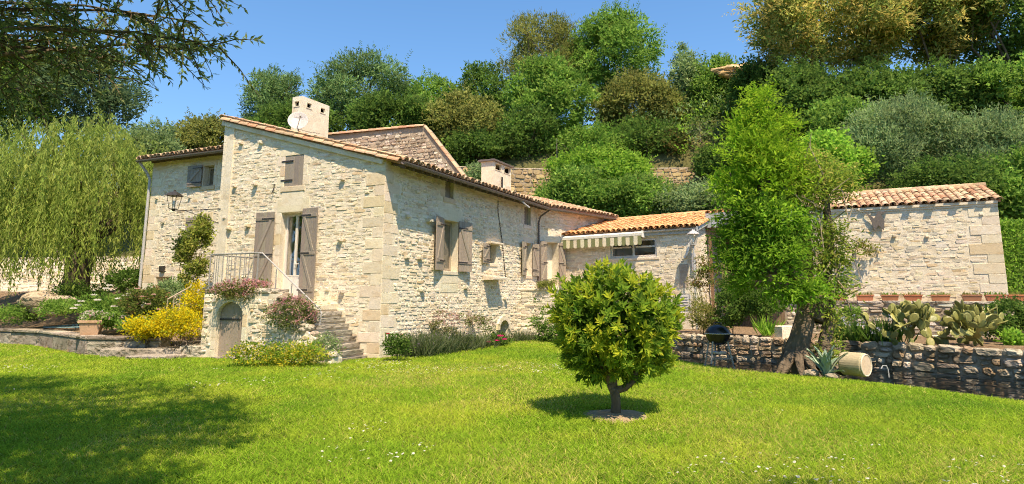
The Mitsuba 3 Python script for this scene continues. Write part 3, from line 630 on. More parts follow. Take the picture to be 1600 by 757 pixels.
# ------------------------------------------------------------------ left wing
wing = thing('house_wing', 'two storey left wing of the stone house, set back beside the willow', 'house')
Wq = Wall(L + RD * 2.0 - UF * 12, UF)
uq0 = Wq.uv(228.5, 380)[0]; uq1 = 11.3; HQ = Wq.uv(285, 246)[1]
q_up = Wq.rect(318, 259, 334, 291); q_lo = Wq.rect(311, 341, 325, 378)
r_cel = Wq.rect(243, 433, 268, 452)
ww = part(wing, 'wall', Wq.mass(Polygon([(uq0, .8), (uq1, .8), (uq1, HQ + .1), (uq0, HQ + .1)]), [q_up, q_lo, r_cel]), 'm_mortar')
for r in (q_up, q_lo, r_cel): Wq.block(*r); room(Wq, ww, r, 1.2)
quoins(Wq, ww, True, uq0, 1.4, HQ - .1, rs)
surround(Wq, ww, q_up, jamb=.2, lintel=.2, sill=.14); surround(Wq, ww, q_lo, jamb=.2, lintel=.2, sill=.14); surround(Wq, ww, r_cel, jamb=0, lintel=.16, sill=0)
lay(ww, rubble(Wq, Polygon([(uq0 + .02, 1.2), (uq1, 1.2), (uq1, HQ), (uq0 + .02, HQ)]), rs, hr=(.09, .15)), STONES, [.5, .14, .36], rs, 70)
glazed(Wq, wing, q_up, leaves=1, w=-.2, mt='m_frame_wood'); glazed(Wq, wing, q_lo, leaves=1, w=-.2, mt='m_frame_wood')
s0 = Wq.uv(296, 275)[0]; shutter(Wq, wing, q_up[0] - .02, q_up[2], q_up[3] + .03, (q_up[0] - s0) * .88, 6, -1, label='upper shutter of the left wing')
s0 = Wq.uv(291, 355)[0]; shutter(Wq, wing, q_lo[0] - .02, q_lo[2], q_lo[3] + .03, (q_lo[0] - s0) * .8, 6, -1, label='lower shutter of the left wing')
DQ = nz(Wq.N - Z * .27); RQ = nz(np.cross(UF, DQ)); RQ = RQ if RQ[2] > 0 else -RQ
Q0 = Wq.at(uq0 - .25, HQ + .05, 0) - DQ * 3.6
rq = part(wing, 'roof', frame_box(Q0, UF, DQ, RQ, 0, uq1 - uq0 + .25, 0, 4.05, -.05, .04), 'm_tile_dark')
tiled(rq, Q0 + RQ * .02, UF, DQ, RQ, uq1 - uq0 + .25, 4.08, rs, ['m_tile', 'm_tile_pale'], [.4, .6], keep=0)
for j in range(24): part(rq, 'eave_tile', canal(Q0 + UF * ((j + .5) * .245) + DQ * 3.75 + RQ * .06, DQ, UF, RQ, .36, .09, .105), 'm_tile_pale', 50)
part(wing, 'gutter', halfpipe(Wq.at(uq0 - .2, HQ - .10, .50), Wq.at(uq1 - .5, HQ - .10, .50), .075), 'm_zinc', 40)
part(wing, 'soffit_board', Wq.box(uq0 - .1, uq1, HQ - .1, HQ + .0, .0, .03), 'm_zinc')
pq = Wq.at(uq0 - .02, 0, .08)
part(wing, 'downpipe', tube([pq + Z * 1.2, pq + Z * (HQ - .75), pq + Z * (HQ - .55) + Wq.N * .08 - UF * .04, Wq.at(uq0 - .12, HQ - .14, .48)], [.05] * 4, 8), 'm_zinc_pale', 40)
for px, py in ((246, 310), (297, 308), (256, 347)): corbel(Wq, px, py, .16, .12, .1, par=ww)
u, v = Wq.uv(255, 421); part(wing, 'wall_fixture', [frame_box(Wq.at(u, v), UF, Z, Wq.N, -.1, .12, -.1, .12, 0, .12, .03)], 'm_iron')
part(wing, 'side_wall', frame_box(Wq.at(uq0, 0, -.01), -Wq.N, UF, Z, .45, 3.6, 0, .45, .8, HQ - .05), 'm_render')
# ------------------------------------------------------------------ low extension with the awning
E0 = at_plane(884, 380, P1, Wr2.N); E0 = np.array([E0[0], E0[1], 0]) - Wr2.N * .02
_we = Wall(E0, np.array([6.45, 21.85, 0]) - E0)
EU = _we.uv(1088, 400)[0]; We = Wall(E0, _we.U); HE = We.uv(985, 363)[1]
ext = thing('low_extension', 'low pale stone extension with bright orange tiled roof and a wide dark window', 'house')
r_ew = We.rect(953, 373, 1026, 403)
r_vent = We.rect(1004, 362.5, 1033, 367.5)
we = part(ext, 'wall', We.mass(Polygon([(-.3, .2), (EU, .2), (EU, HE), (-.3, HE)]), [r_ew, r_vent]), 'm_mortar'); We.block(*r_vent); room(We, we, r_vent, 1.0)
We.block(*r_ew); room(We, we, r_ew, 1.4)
surround(We, we, r_ew, jamb=.0, lintel=.14, sill=.1)
quoins(We, we, False, EU, .4, HE - .1, rs)
lay(we, rubble(We, Polygon([(0, .4), (EU - .02, .4), (EU - .02, HE - .06), (0, HE - .06)]), rs, hr=(.08, .15), wr=(.18, .55), proud=(.002, .014), gap=.010), STONES, [.55, .35, .10], rs, 130)
gw = glazed(We, ext, r_ew, leaves=2, w=-.08, mt='m_frame', fr=.06, label='wide two-part window with white frame under the awning')
for a, b in ((r_ew[0], (r_ew[0] + r_ew[1]) / 2), ((r_ew[0] + r_ew[1]) / 2, r_ew[1])):
    v = r_ew[2] + .56 * (r_ew[3] - r_ew[2]); part(gw, 'crossbar', We.box(a + .1, b - .1, v - .03, v + .03, -.10, -.05), 'm_frame')
part(ext, 'patch', We.box(*We.rect(1062, 413, 1076, 450), .0, .03, .01), 'm_old')
DE = 3.3; NE = We.N; riseE = .27
Ws = Wall(We.at(EU, 0), -NE)
ws = part(ext, 'wall', Ws.mass(Polygon([(0, .2), (DE, .2), (DE, HE + DE * riseE - .1), (0, HE - .02)])), 'm_mortar')
quoins(Ws, ws, True, 0, .4, HE - .1, rs)
lay(ws, rubble(Ws, Polygon([(.02, .4), (DE, .4), (DE, HE + DE * riseE - .2), (.02, HE - .1)]), rs, hr=(.08, .15)), STONES, [.6, .2, .2], rs, 30)
DD = nz(NE - Z * riseE); RE = nz(np.cross(DD, We.U)); RE = RE if RE[2] > 0 else -RE
LE = math.hypot(1, riseE) * (DE + .14); OE = We.at(-1.2, HE + .06) - NE * DE + Z * DE * riseE
re_ = part(ext, 'roof', frame_box(OE, We.U, DD, RE, .0, EU + 1.32, 0, LE - .02, -.05, .03), 'm_tile_dark')
uw = lambda u, d: (u - 1.2) > -.55 + (d - 0) * 0 - (LE - d) * .55
tiled(re_, OE + RE * .01, We.U, DD, RE, EU + 1.3, LE + .05, rs, ['m_tile_orange', 'm_tile_orange_pale'], [.7, .3], keep=240, pitch=.235, row=.36)
for i in range(11): part(re_, 'ridge_tile', canal(OE + We.U * ((EU + 1.3) * i / 11) + RE * .06 - DD * .02, We.U, -DD, RE, (EU + 1.3) / 11 + .05, .12, .135), 'm_tile_orange_pale', 50)
for i in range(9): part(re_, 'verge_tile', canal(OE + We.U * (EU + 1.3) + DD * (LE * i / 9) + RE * .03, DD, We.U, RE, LE / 9 + .05, .10, .12), 'm_tile_orange', 50)
part(ext, 'fascia', We.box(-.15, EU + .14, HE - .20, HE + .02, .05, .09), 'm_zinc_pale')
part(ext, 'gutter', halfpipe(We.at(-.15, HE - .02, .155), We.at(EU + .14, HE - .02, .155), .06), 'm_zinc_pale', 40)
part(ext, 'verge_board', frame_box(We.at(EU + .12, HE - .1, .24), -DD, Z, We.U, 0, LE - .1, -.06, .12, 0, .03), 'm_zinc_pale')
p0 = We.at(EU + .02, HE - .08, .155)
part(ext, 'downpipe', tube([p0, p0 - Z * .25, We.at(EU - .02, HE - .42, .12), We.at(EU - .22, HE - .62, .09), We.at(EU - .34, HE - 1.0, .09), We.at(EU - .44, HE - 1.12, .09)], [.05] * 6, 8), 'm_white_metal', 40)
u, v = We.uv(1084, 384); part(ext, 'meter_box', We.box(EU - .16, EU - .02, 2.5, 3.2, 0, .1, .01), 'm_zinc_pale')
k = thing('louvered_box', 'grey louvered cabinet on a pale block at the extension corner', 'cabinet')
rb = We.rect(1066, 461, 1081, 490); part(k, 'case', We.box(*rb, .05, .33, .01), 'm_zinc_pale')
for i in range(7):
    v = rb[2] + (rb[3] - rb[2]) * (i + .5) / 7; part(k, 'slat', We.box(rb[0] + .03, rb[1] - .03, v - .018, v + .018, .33, .36), 'm_white_metal')
part(k, 'plinth', We.box(rb[0] - .04, rb[1] + .1, .36, rb[2], .03, .42, .015), 'm_render')
# awning
aw = thing('awning', 'rolled up awning with cream and green striped valance over the extension window', 'awning')
a0, a1 = We.uv(859, 369, .3)[0], We.uv(1003, 367, .3)[0]; av = We.uv(935, 370, .3)[1]
part(aw, 'cassette', extrude(Polygon([(.0, -.08), (.22, -.12), (.33, -.06), (.34, .04), (.25, .10), (.0, .12)]), We.at(a0, av, .02), We.N, Z, We.U, a1 - a0), 'm_white_metal', 35)
part(aw, 'end_cap', [We.box(a0 - .03, a0, av - .13, av + .13, .02, .37, .02), We.box(a1, a1 + .03, av - .13, av + .13, .02, .37, .02)], 'm_plastic_white')
ns = 25
for i in range(ns):
    w = (a1 - a0) / ns; ua = a0 + i * w; arc = [(w * .5 - w * .5 * math.cos(t), -.05 - .07 * math.sin(t)) for t in np.linspace(0, np.pi, 7)]
    part(aw, 'valance_stripe', extrude(Polygon([(0, .24)] + arc + [(w, .24)]), We.at(ua, av - .32, .335 + .012 * math.sin(i * 1.7)), We.U, Z, We.N, .006), 'm_awning_cream' if i % 2 else 'm_awning_green')
for u in (a0 + .9, a1 - .9): part(aw, 'wall_bracket', We.box(u, u + .08, av - .1, av + .16, 0, .1), 'm_white_metal')

# ------------------------------------------------------------------ porch behind the big tree
po = thing('garden_porch', 'shady porch with grey scalloped valance and brown boards, half hidden by the big tree', 'porch')
Ps = We.at(EU + .05, 0, -1.6)
Wp = Wall(Ps - NE * 2.4, We.U)
bw = part(po, 'back_wall', Wp.box(0, 4.2, .3, 4.4, -.15, 0), 'm_brown_plank')
for i in range(20): part(po, 'board', Wp.box(.02 + i * .2, .2 + i * .2, .4, 4.2, .0, .03, .006), 'm_brown_plank')
HP = HE + .62
part(po, 'roof', frame_box(Ps + Z * HP, We.U, -NE, Z, 0, 4.4, -.35, 2.6, 0, .08), 'm_tile_dark')
for i in range(18): part(po, 'roof_tile', canal(Ps + Z * (HP + .09) + We.U * (.1 + i * .24) + NE * .0, NE, We.U, Z, .42, .10, .115), 'm_tile_orange_pale', 50)
part(po, 'fascia', frame_box(Ps + Z * HP + NE * .36, We.U, Z, NE, 0, 4.4, -.1, .06, 0, .03), 'm_zinc_pale')
for i in range(18):
    w = 4.4 / 18; arc = [(w * .5 - w * .5 * math.cos(t), -.08 - .1 * math.sin(t)) for t in np.linspace(0, np.pi, 7)]
    part(po, 'valance_flap', extrude(Polygon([(0, .28)] + arc + [(w, .28)]), Ps + Z * (HP - .34) + We.U * i * w + NE * (.40 + .02 * (i % 2)), We.U, Z, NE, .008), 'm_valance')
for u in (.05, 4.3): part(po, 'post', frame_box(Ps + NE * .2, We.U, NE, Z, u, u + .1, 0, .1, .3, HP), 'm_brown_plank')

# ------------------------------------------------------------------ annex on the right
A1 = at_y(1577, 470, 17.3); A1[2] = 0; AU = nz([.905, -.425, 0])
UA = 5.1; Wa = Wall(A1 - AU * UA, AU); HA = Wa.uv(1500, 318)[1]
annex = thing('garden_annex', 'low rubble stone outbuilding with a clay tile roof at the right edge', 'house')
wa = part(annex, 'wall', Wa.mass(Polygon([(0, 1.2), (UA, 1.2), (UA - .04, HA), (0, HA)])), 'm_mortar')
quoins(Wa, wa, False, UA, 1.4, HA - .05, rs, wide=(.75, .45))
lay(wa, rubble(Wa, Polygon([(.02, 1.42), (UA - .02, 1.42), (UA - .02, HA - .12), (.02, HA - .12)]), rs, hr=(.07, .125), wr=(.13, .48), proud=(.001, .011), gap=.009, bev=.010), STONES, [.45, .38, .17], rs, 240)
part(annex, 'side_wall', frame_box(Wa.at(UA, 0), -Wa.N, AU, Z, .02, 1.9, -.45, 0, 1.2, HA), 'm_render')
DA = 1.55; riA = .42; dA = nz(Wa.N - Z * riA); nA = nz(np.cross(dA, AU)); nA = nA if nA[2] > 0 else -nA
LA = math.hypot(1, riA) * DA - .02; OA = Wa.at(-.2, HA + .02) - Wa.N * DA + Z * DA * riA
ra = part(annex, 'roof', frame_box(OA, AU, dA, nA, 0, UA + .3, 0, LA, -.05, .03), 'm_tile_dark')
tiled(ra, OA + nA * .01, AU, dA, nA, UA + .32, LA + .06, rs, ['m_tile', 'm_tile_pale', 'm_tile_rose'], [.15, .70, .15], keep=240, pitch=.205, row=.36, jit=1.6)
for i in range(16): part(ra, 'ridge_tile', canal(OA + AU * ((UA + .3) * i / 16) + nA * .07 - dA * .03, AU, -dA, nA, (UA + .3) / 16 + .05, .12, .135), 'm_tile_pale', 50)
part(annex, 'cornice', [Wa.box(0, UA, HA - .06, HA + .02, 0, .07), Wa.box(0, UA, HA - .13, HA - .06, 0, .03)], 'm_render')
for px, py, d in ((1397, 369, .16), (1448, 370, .14), (1500, 368, .06), (1533, 335, .08)): corbel(Wa, px, py, d, .12, .1, par=wa)
u, v = Wa.uv(1370, 347)
k = thing('bird_ornament', 'dark metal bird shaped ornament on the annex wall under the eave', 'ornament')
part(k, 'body', extrude(Polygon([(-.1, -.3), (.02, -.12), (.16, -.3), (.20, .0), (.12, .22), (.3, .3), (.05, .34), (-.08, .1), (-.3, .34), (-.16, .0)]), Wa.at(u, v, .08), AU, Z, Wa.N, .03), 'm_zinc')
part(k, 'bracket', [rod(Wa.at(u, v, -.01), Wa.at(u, v, .09), .015)], 'm_iron')

# ------------------------------------------------------------------ terrace in front of the garden door
pt = Wr.at(Wr.uv(813, 470)[0], 0, 0); Wt = Wall(pt, [.955, -.30]); zt = Wt.uv(850, 451)[1]; UT = 3.4
ter = thing('stone_terrace', 'raised rubble stone terrace below the garden door, behind the small round tree', 'terrace')
wt = part(ter, 'wall', Wt.mass(Polygon([(0, -.3), (UT, -.3), (UT, zt - .08), (0, zt - .08)])), 'm_mortar')
lay(wt, rubble(Wt, Polygon([(.02, .0), (UT, .0), (UT, zt - .1), (.02, zt - .1)]), rs, hr=(.08, .15), proud=(.006, .035)), STONES, [.6, .2, .2], rs, 70)
part(ter, 'coping', Wt.box(-.02, UT + .03, zt - .08, zt, -.3, .05, .012), 'm_ashlar')
part(ter, 'deck', extrude(Polygon([tuple(Wt.at(0, 0, -.3)[:2]), tuple(Wt.at(UT, 0, -.3)[:2]), tuple(We.at(1.6, 0, .02)[:2]), tuple(We.at(.05, 0, .02)[:2]), tuple(P1[:2])]), [0, 0, zt - .02], X, Y, Z, -.3), 'm_paving')
part(ter, 'side_wall', frame_box(Wt.at(UT, 0, -.02), -Wt.N, Z, Wt.U, 0, 3.0, -.3, zt - .32, -.3, 0), 'm_render')

# ------------------------------------------------------------------ outside stairs with the arched cellar door
WS = 1.55
st = thing('outside_stairs', 'worn stone outside stairs with landing and arched cellar door, climbing to the glazed door', 'stairs')
Wl = Wall(Wf.at(0, 0, WS), UF, thick=.35)
ul0 = Wl.uv(319, 470)[0]; ul1 = Wf.uv(496, 476, .8)[0]; zl = SILL - .13
du0, du1, _, dv1 = Wl.rect(338, 472, 378, 556); dz0 = .0
ar = (du1 - du0) / 2; dc = (du0 + du1) / 2; spring = dv1 - ar * .75
arch = lambda e: Polygon([(du0 - e, -.35), (du1 + e, -.35)] + [(dc + (ar + e) * math.cos(a), spring + (ar * .75 + e) * math.sin(a)) for a in np.linspace(0, np.pi, 17)])
zp = Wl.uv(375, 457)[1]; um_ = Wl.uv(436, 458)[0]; ur_, vr_ = Wl.uv(520, 556)
lp = Polygon([(ul0, -.3), (ur_, -.3), (ur_, .12), (Wl.uv(490, 528)[0], Wl.uv(490, 528)[1]), (Wl.uv(458, 497)[0], Wl.uv(458, 497)[1]), (um_ + .05, zp - .05), (ul0, zp)])
wl = part(st, 'wall', extrude(lp.difference(arch(0)), Wl.O, UF, Z, Wl.N, -.35), 'm_mortar')
Wl.blocked.append(arch(.16))
lay(wl, rubble(Wl, lp.buffer(-.02), rs, hr=(.09, .17), wr=(.14, .42), proud=(.008, .05), rough=1.4), ['m_stone', 'm_stone_grey', 'm_stone_ochre'], [.6, .25, .15], rs, 60)
n = 7
for i in range(n):
    a0_, a1_ = np.pi * i / n + .015, np.pi * (i + 1) / n - .015
    part(wl, 'arch_stone', extrude(Polygon([(dc + (ar + e) * math.cos(a), spring + (ar * .75 + e) * math.sin(a)) for e, a in ((0, a0_), (0, (a0_ + a1_) / 2), (0, a1_), (.15, a1_), (.15, (a0_ + a1_) / 2), (.15, a0_))]), Wl.O - Wl.N * .1, UF, Z, Wl.N, .115), 'm_ashlar')
for i in range(4):
    for a, b in ((du0 - .15, du0), (du1, du1 + .15)): part(wl, 'jamb_stone', Wl.box(a, b, -.1 + i * (spring + .1) / 4 + .004, -.1 + (i + 1) * (spring + .1) / 4 - .004, -.1, .014, .006), 'm_ashlar')
cd = thing_part(st, 'cellar_door', 'arched brown plank door under the landing')
for i in range(4):
    a, b = du0 + (du1 - du0) * i / 4 + .002, du0 + (du1 - du0) * (i + 1) / 4 - .002
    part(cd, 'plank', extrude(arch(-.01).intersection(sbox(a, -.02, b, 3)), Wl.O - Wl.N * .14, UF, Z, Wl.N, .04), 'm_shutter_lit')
for v in (spring - .12,): part(cd, 'hinge_strap', Wl.box(du0 - .06, du1 - .18, v - .025, v + .025, -.10, -.085), 'm_iron')
part(cd, 'latch', Wl.box(du1 - .1, du1 - .05, spring - .4, spring - .1, -.10, -.06, .01), 'm_iron')
part(cd, 'threshold', Wl.box(du0 - .1, du1 + .1, -.1, .03, -.2, .03, .01), 'm_paving')
part(st, 'landing_slab', Wf.box(ul0 - .0, ul1, zl - .12, zl, .0, WS - .355, .015), 'm_ashlar')
for i in range(9):
    a = ul0 + (um_ - ul0) * i / 9; part(st, 'parapet_stone', Wl.box(a + .01, a + (um_ - ul0) / 9 - .01, zp - .03, zp + rs.uniform(.04, .11), -.36 + rs.uniform(-.02, .02), rs.uniform(.0, .05), .03), 'm_rock_pale')
part(st, 'landing_core', Wf.box(ul0, ul1, -.3, zl - .13, .03, WS - .36), 'm_joint')
part(st, 'landing_side', Wf.box(ul0 - .012, ul0, -.3, zl - .13, .0, WS - .35), 'm_mortar')
NS = 8; us1 = Wf.uv(569, 556, .1)[0]; tr = (us1 - ul1) / NS; rz_ = zl / (NS + .35)
for i in range(NS):
    z = zl - rz_ * (i + 1); a = ul1 + tr * i; dpt = 1.15 + .05 * i + rs.uniform(-.03, .03)
    s_ = part(st, 'step', [Wf.box(a - .05, a + tr + .035, z - .1, z, .0, dpt + .04, .018)], 'm_paving')
    nb_ = 3
    for q_ in range(nb_):
        c0, c1 = dpt * q_ / nb_, dpt * (q_ + 1) / nb_
        part(s_, 'riser_stone', frame_box(Wf.at(a, 0), Wf.N, Z, UF, c0 + .006, c1 - .006, max(z - rz_ - .02, -.2), z - .1, -.2, tr - .01 + rs.uniform(-.01, .01), .012), 'm_stone_ochre' if q_ % 2 else 'm_ashlar')
    part(st, 'step_core', Wf.box(a - .02, a + tr - .02, -.3, z - .09, .0, dpt - .02), 'm_mortar')
cr_ = [(um_ + .02, zp - .02), Wl.uv(458, 497), Wl.uv(490, 528), (ur_, .16)]
for (a, b), (c, d) in zip(cr_[:-1], cr_[1:]):
    m = max(2, round(math.hypot(c - a, d - b) / .24))
    for i in range(m):
        t0 = (i + .5) / m; part(st, 'edge_rock', blob(Wl.at(a + (c - a) * t0, b + (d - b) * t0 - .02, -.14 + rs.uniform(-.05, .08)), rs.uniform(.13, .19), rs, .35, 2, (1.1, 1.1, .7)), 'm_rock_pale')
# railing
rl = thing('stair_railing', 'thin iron railing along the landing with a pale handrail running down the stairs', 'railing')
zr = Wf.uv(362, 397, WS - .06)[1]; ua, ub = ul0 + .05, Wf.uv(404, 396, WS - .06)[0]; w_ = WS - .06
part(rl, 'top_rail', [rod(Wf.at(ua, zr, w_), Wf.at(ub, zr, w_), .02), rod(Wf.at(ua, zr, w_), Wf.at(ua, zr, .05), .02)], 'm_grey_metal')
part(rl, 'bottom_rail', [rod(Wf.at(ua, zp + .16, w_), Wf.at(ub, zp + .16, w_), .015), rod(Wf.at(ua, zl + .12, w_), Wf.at(ua, zl + .12, .05), .015)], 'm_grey_metal')
for i in range(12): part(rl, 'baluster', rod(Wf.at(ua + (ub - ua) * i / 11, zp - .02, w_), Wf.at(ua + (ub - ua) * i / 11, zr, w_), .011 if i not in (0, 11) else .02, 6), 'm_grey_metal')
for i in range(6): part(rl, 'baluster', rod(Wf.at(ua, zl - .02, w_ - .2 - i * .2), Wf.at(ua, zr, w_ - .2 - i * .2), .011, 6), 'm_grey_metal')
w2 = 1.12; ue = ul1 + tr * 5.2; ze = zl - rz_ * 5.4
A_ = Wf.at(ub, zr, w_); B_ = Wf.uv(500, 484, w2); B_ = Wf.at(B_[0], B_[1], w2)
fl = Wf.at(B_ @ UF - Wf.O @ UF, max(.1, zl - rz_ * ((B_ @ UF - Wf.O @ UF - ul1) / tr + .6)), w2)
part(rl, 'handrail', tube([A_, A_ + UF * .12, B_, B_ - Z * .1 + UF * .05, fl], [.017] * 5, 8), 'm_zinc_pale', 40)
for t in (.3, .55, .8):
    p = A_ + (B_ - A_) * t; u_ = (p - Wf.O) @ UF; f_ = max(zl - rz_ * max(0, math.ceil((u_ - ul1) / tr)), .1); part(rl, 'post', rod(np.array([p[0], p[1], f_ - .05]), p, .014, 6), 'm_grey_metal')

# ------------------------------------------------------------------ walls of the garden
def ground_wall(name, label, line, z0, z1, mats, wts, hr, wr, proud, keep, gap=.02, rough=1.5, thick=.4, core='m_joint', coping=None, bev=.03, cut=None):
    k = thing(name, label, 'wall'); allst = []
    for a, b in zip(line[:-1], line[1:]):
        a, b = np.array([*a, 0.0]), np.array([*b, 0.0]); W = Wall(a, b - a, thick); ln = float(np.linalg.norm(b - a))
        part(k, 'core', W.box(-.05, ln + .05, z0 - .2, z1 - .02, -thick, 0), core)
        allst += rubble(W, sbox(-.02, z0, ln + .02, z1 + .05), rs, hr=hr, wr=wr, proud=proud, gap=gap, rough=rough, wav=.0, bev=bev)
        if coping:
            m = max(1, round(ln / .7))
            for i in range(m): part(k, 'coping_stone', W.box(ln * i / m + .006, ln * (i + 1) / m - .006, z1 - .02, z1 + .07 + rs.uniform(-.01, .015), -thick - .05, .06 + rs.uniform(-.02, .02), .02), coping)
    lay(k, allst, mats, wts, rs, keep)
    return k
RW = [RET[0], RET[1], RET[2], RET[3], RET[4]]
rw = ground_wall('stream_wall', 'low dry stone wall of rough brown boulders along the far bank of the stream', RW, -.55, .44, ['m_rock', 'm_rock_pale', 'm_rock_rust'], [.4, .35, .25], (.13, .25), (.18, .55), (.04, .13), 290, gap=.006, rough=1.1, bev=.05, core='m_old_mortar')
for a, b in zip(RW[:-1], RW[1:]):
    a, b = np.array([*a, 0.0]), np.array([*b, 0.0]); W = Wall(a, b - a); ln = float(np.linalg.norm(b - a)); m = max(2, round(ln / .9))
    for i in range(m): part(rw, 'footing_stone', W.box(ln * i / m + .01, ln * (i + 1) / m - .01, -.9, -.25 + rs.uniform(-.06, .05), 0, .20 + rs.uniform(0, .12), .04), 'm_rock_pale' if i % 3 else 'm_sand_dark')
ground_wall('annex_footing_wall', 'grey stone wall below the annex with flower boxes on its top', WALL2[:3], .3, 1.38, ['m_old', 'm_rock_pale', 'm_stone_grey'], [.5, .2, .3], (.09, .18), (.15, .5), (.01, .05), 110, coping='m_paving')
UPW = [(-5.2, 39.2), (3.0, 40.3), (14.6, 39.6)]
zb = hz(0, 39) - .6
ground_wall('hillside_wall', 'tall sandy block retaining wall up on the hillside, partly overgrown', UPW, 6.6, 10.5, ['m_sand', 'm_sand_dark'], [.65, .35], (.24, .36), (.32, .75), (.02, .09), 250, gap=.03, thick=.6, rough=1.1, coping='m_old')
# far wall behind the willow
fa, fb = at_y(50, 425, 33), at_y(238, 425, 33)
ground_wall('yard_wall', 'sunlit pale stone wall across the yard behind the willow', [(fa[0] - 3, 34.0), (fb[0] + 1, 32.6)], 1.6, at_y(150, 402, 33)[2], STONES, [.5, .35, .15], (.12, .22), (.25, .7), (.01, .05), 120, core='m_mortar')

# ------------------------------------------------------------------ terrace edge and steps on the left
le = thing('terrace_edge', 'weathered grey stone edging of the raised bed at the left', 'wall')
lin = [(-30, 23.6), (-24, 22.5), (-15.7, 19.2), (-11.95, 16.25), (-9.75, 16.0)]
for a, b in zip(lin[:-1], lin[1:]):
    a, b = np.array([*a, 0.0]), np.array([*b, 0.0]); W = Wall(a, b - a); ln = float(np.linalg.norm(b - a)); m = round(ln / 1.5)
    for i in range(m):
        part(le, 'edge_stone', W.box(ln * i / m + .008, ln * (i + 1) / m - .008, -.2, .40 + rs.uniform(-.01, .01), -.4, .0 + rs.uniform(-.015, .015), .03), 'm_paving')
        part(le, 'edge_cap', W.box(ln * i / m + .004, ln * (i + 1) / m - .004, .405, .50 + rs.uniform(-.01, .01), -.45, .04 + rs.uniform(-.015, .015), .02), 'm_paving')
gs = thing('garden_steps', 'three broad worn stone steps from the lawn up to the raised bed', 'steps')
def slab(parent, px0, px1, pyt, z, dep, th, nm='step', rot=None):
    a = at_z(px0, pyt, z); b = at_z(px1, pyt, z); y0 = (a[1] + b[1]) / 2
    part(parent, nm, frame_box([0, 0, 0], X, Y, Z, a[0], b[0], y0, y0 + dep, z - th, z, .025), 'm_paving')
slab(gs, 133, 206, 525, .46, 1.6, .5); slab(gs, 146, 222, 533, .36, 1.5, .4); slab(gs, 157, 283, 545.5, .22, 1.3, .3); slab(gs, 196, 272, 556.5, .09, 1.0, .2)
slab(gs, 281, 333, 541, .29, 1.2, .5, 'end_block'); slab(gs, 216, 330, 534, .34, .7, .4, 'kerb')
# ------------------------------------------------------------------ leaves, crowns, trees
def leaf_quads(p, axis, nor, L, W, cols, fold=.12):
    """diamond leaves: base p, along axis, face normal nor"""
    axis = axis / (np.linalg.norm(axis, axis=1, keepdims=True) + 1e-9)
    side = np.cross(axis, nor); side /= np.linalg.norm(side, axis=1, keepdims=True) + 1e-9
    up = np.cross(side, axis); L = np.broadcast_to(L, len(p))[:, None]; W = np.broadcast_to(W, len(p))[:, None]
    m = p + axis * L * .45 + up * W * fold
    v = np.stack([p, m + side * W * .5, p + axis * L - up * L * .06, m - side * W * .5], 1)
    n = len(p); i = np.arange(n) * 4
    f = np.stack([np.stack([i, i + 1, i + 2], 1), np.stack([i, i + 2, i + 3], 1)], 1).reshape(-1, 3)
    return v.reshape(-1, 3), f, np.repeat(cols, 4, 0)
def pick(pal, n, rng, jit=.18, grp=None):
    """a colour for each of n leaves; leaves of one twig (grp) lean the same way"""
    c = np.array([x[0] for x in pal]); w = np.array([x[1] for x in pal], float); w /= w.sum()
    g = np.arange(n) if grp is None else grp; k = g.max() + 1 if n else 0
    base = c[rng.choice(len(c), k, p=w)][g]
    return np.clip(base * (1 + rng.uniform(-jit, jit, (n, 1))) * (1 + rng.uniform(-.06, .06, (n, 3))), .004, .9)
def sphere_dirs(n, rng):
    d = rng.normal(size=(n, 3)); return d / np.linalg.norm(d, axis=1, keepdims=True)
def foliage(rng, lobes, n, L, W, pal, per=7, spread=.22, up=.35, out=.7, droop=0.0, shell=.55, gap=.40, gapf=.55, jit=.18, zmin=None, rnd=.6, rag=.35, tone_spread=.22):
    lob = np.asarray(lobes, float); r3 = lob[:, 3:6] if lob.shape[1] > 4 else np.repeat(lob[:, 3:4], 3, 1)
    m = int(n / per * 1.7); wt = (r3[:, 0] * r3[:, 2]) ** 1.0; k = rng.choice(len(lob), m, p=wt / wt.sum())
    d = sphere_dirs(m, rng); rr = (shell + (1 - shell) * rng.random(m) ** .6) * (1 + rag * rng.random(m) ** 4) * (1 - rag * .6 + rag * 1.2 * meshkit.fbm(lob[k, :3] * 3 + d * 2.6, 3, seed=3))
    p = lob[k, :3] + d * rr[:, None] * r3[k]
    keep = meshkit.fbm(p * gapf + 13, 3, seed=int(rng.integers(0, 999))) > gap
    for j in range(len(lob)):
        q = np.linalg.norm((p - lob[j, :3]) / r3[j], axis=1); keep &= ~((q < shell * .8) & (k != j))
    p, d, k = p[keep][:int(n / per)], d[keep][:int(n / per)], k[keep][:int(n / per)]; t = len(p); tl = rng.uniform(1 - tone_spread, 1 + tone_spread, len(lob))
    g = np.repeat(np.arange(t), per); N = len(g)
    q = p[g] + rng.normal(size=(N, 3)) * spread * np.array([1, 1, .7])
    ax = d[g] * out + rng.normal(size=(N, 3)) * rnd + np.array([0, 0, up - droop]); no = d[g] * .5 + np.array([0, 0, .8]) + rng.normal(size=(N, 3)) * .55
    s = rng.uniform(.7, 1.25, N)
    if zmin is not None:
        ok = q[:, 2] > zmin; q, ax, no, s, g = q[ok], ax[ok], no[ok], s[ok], g[ok]
    return leaf_quads(q, ax, no, L * s, W * s, np.clip(pick(pal, len(q), rng, jit, g) * tl[k[g], None], .004, .9))
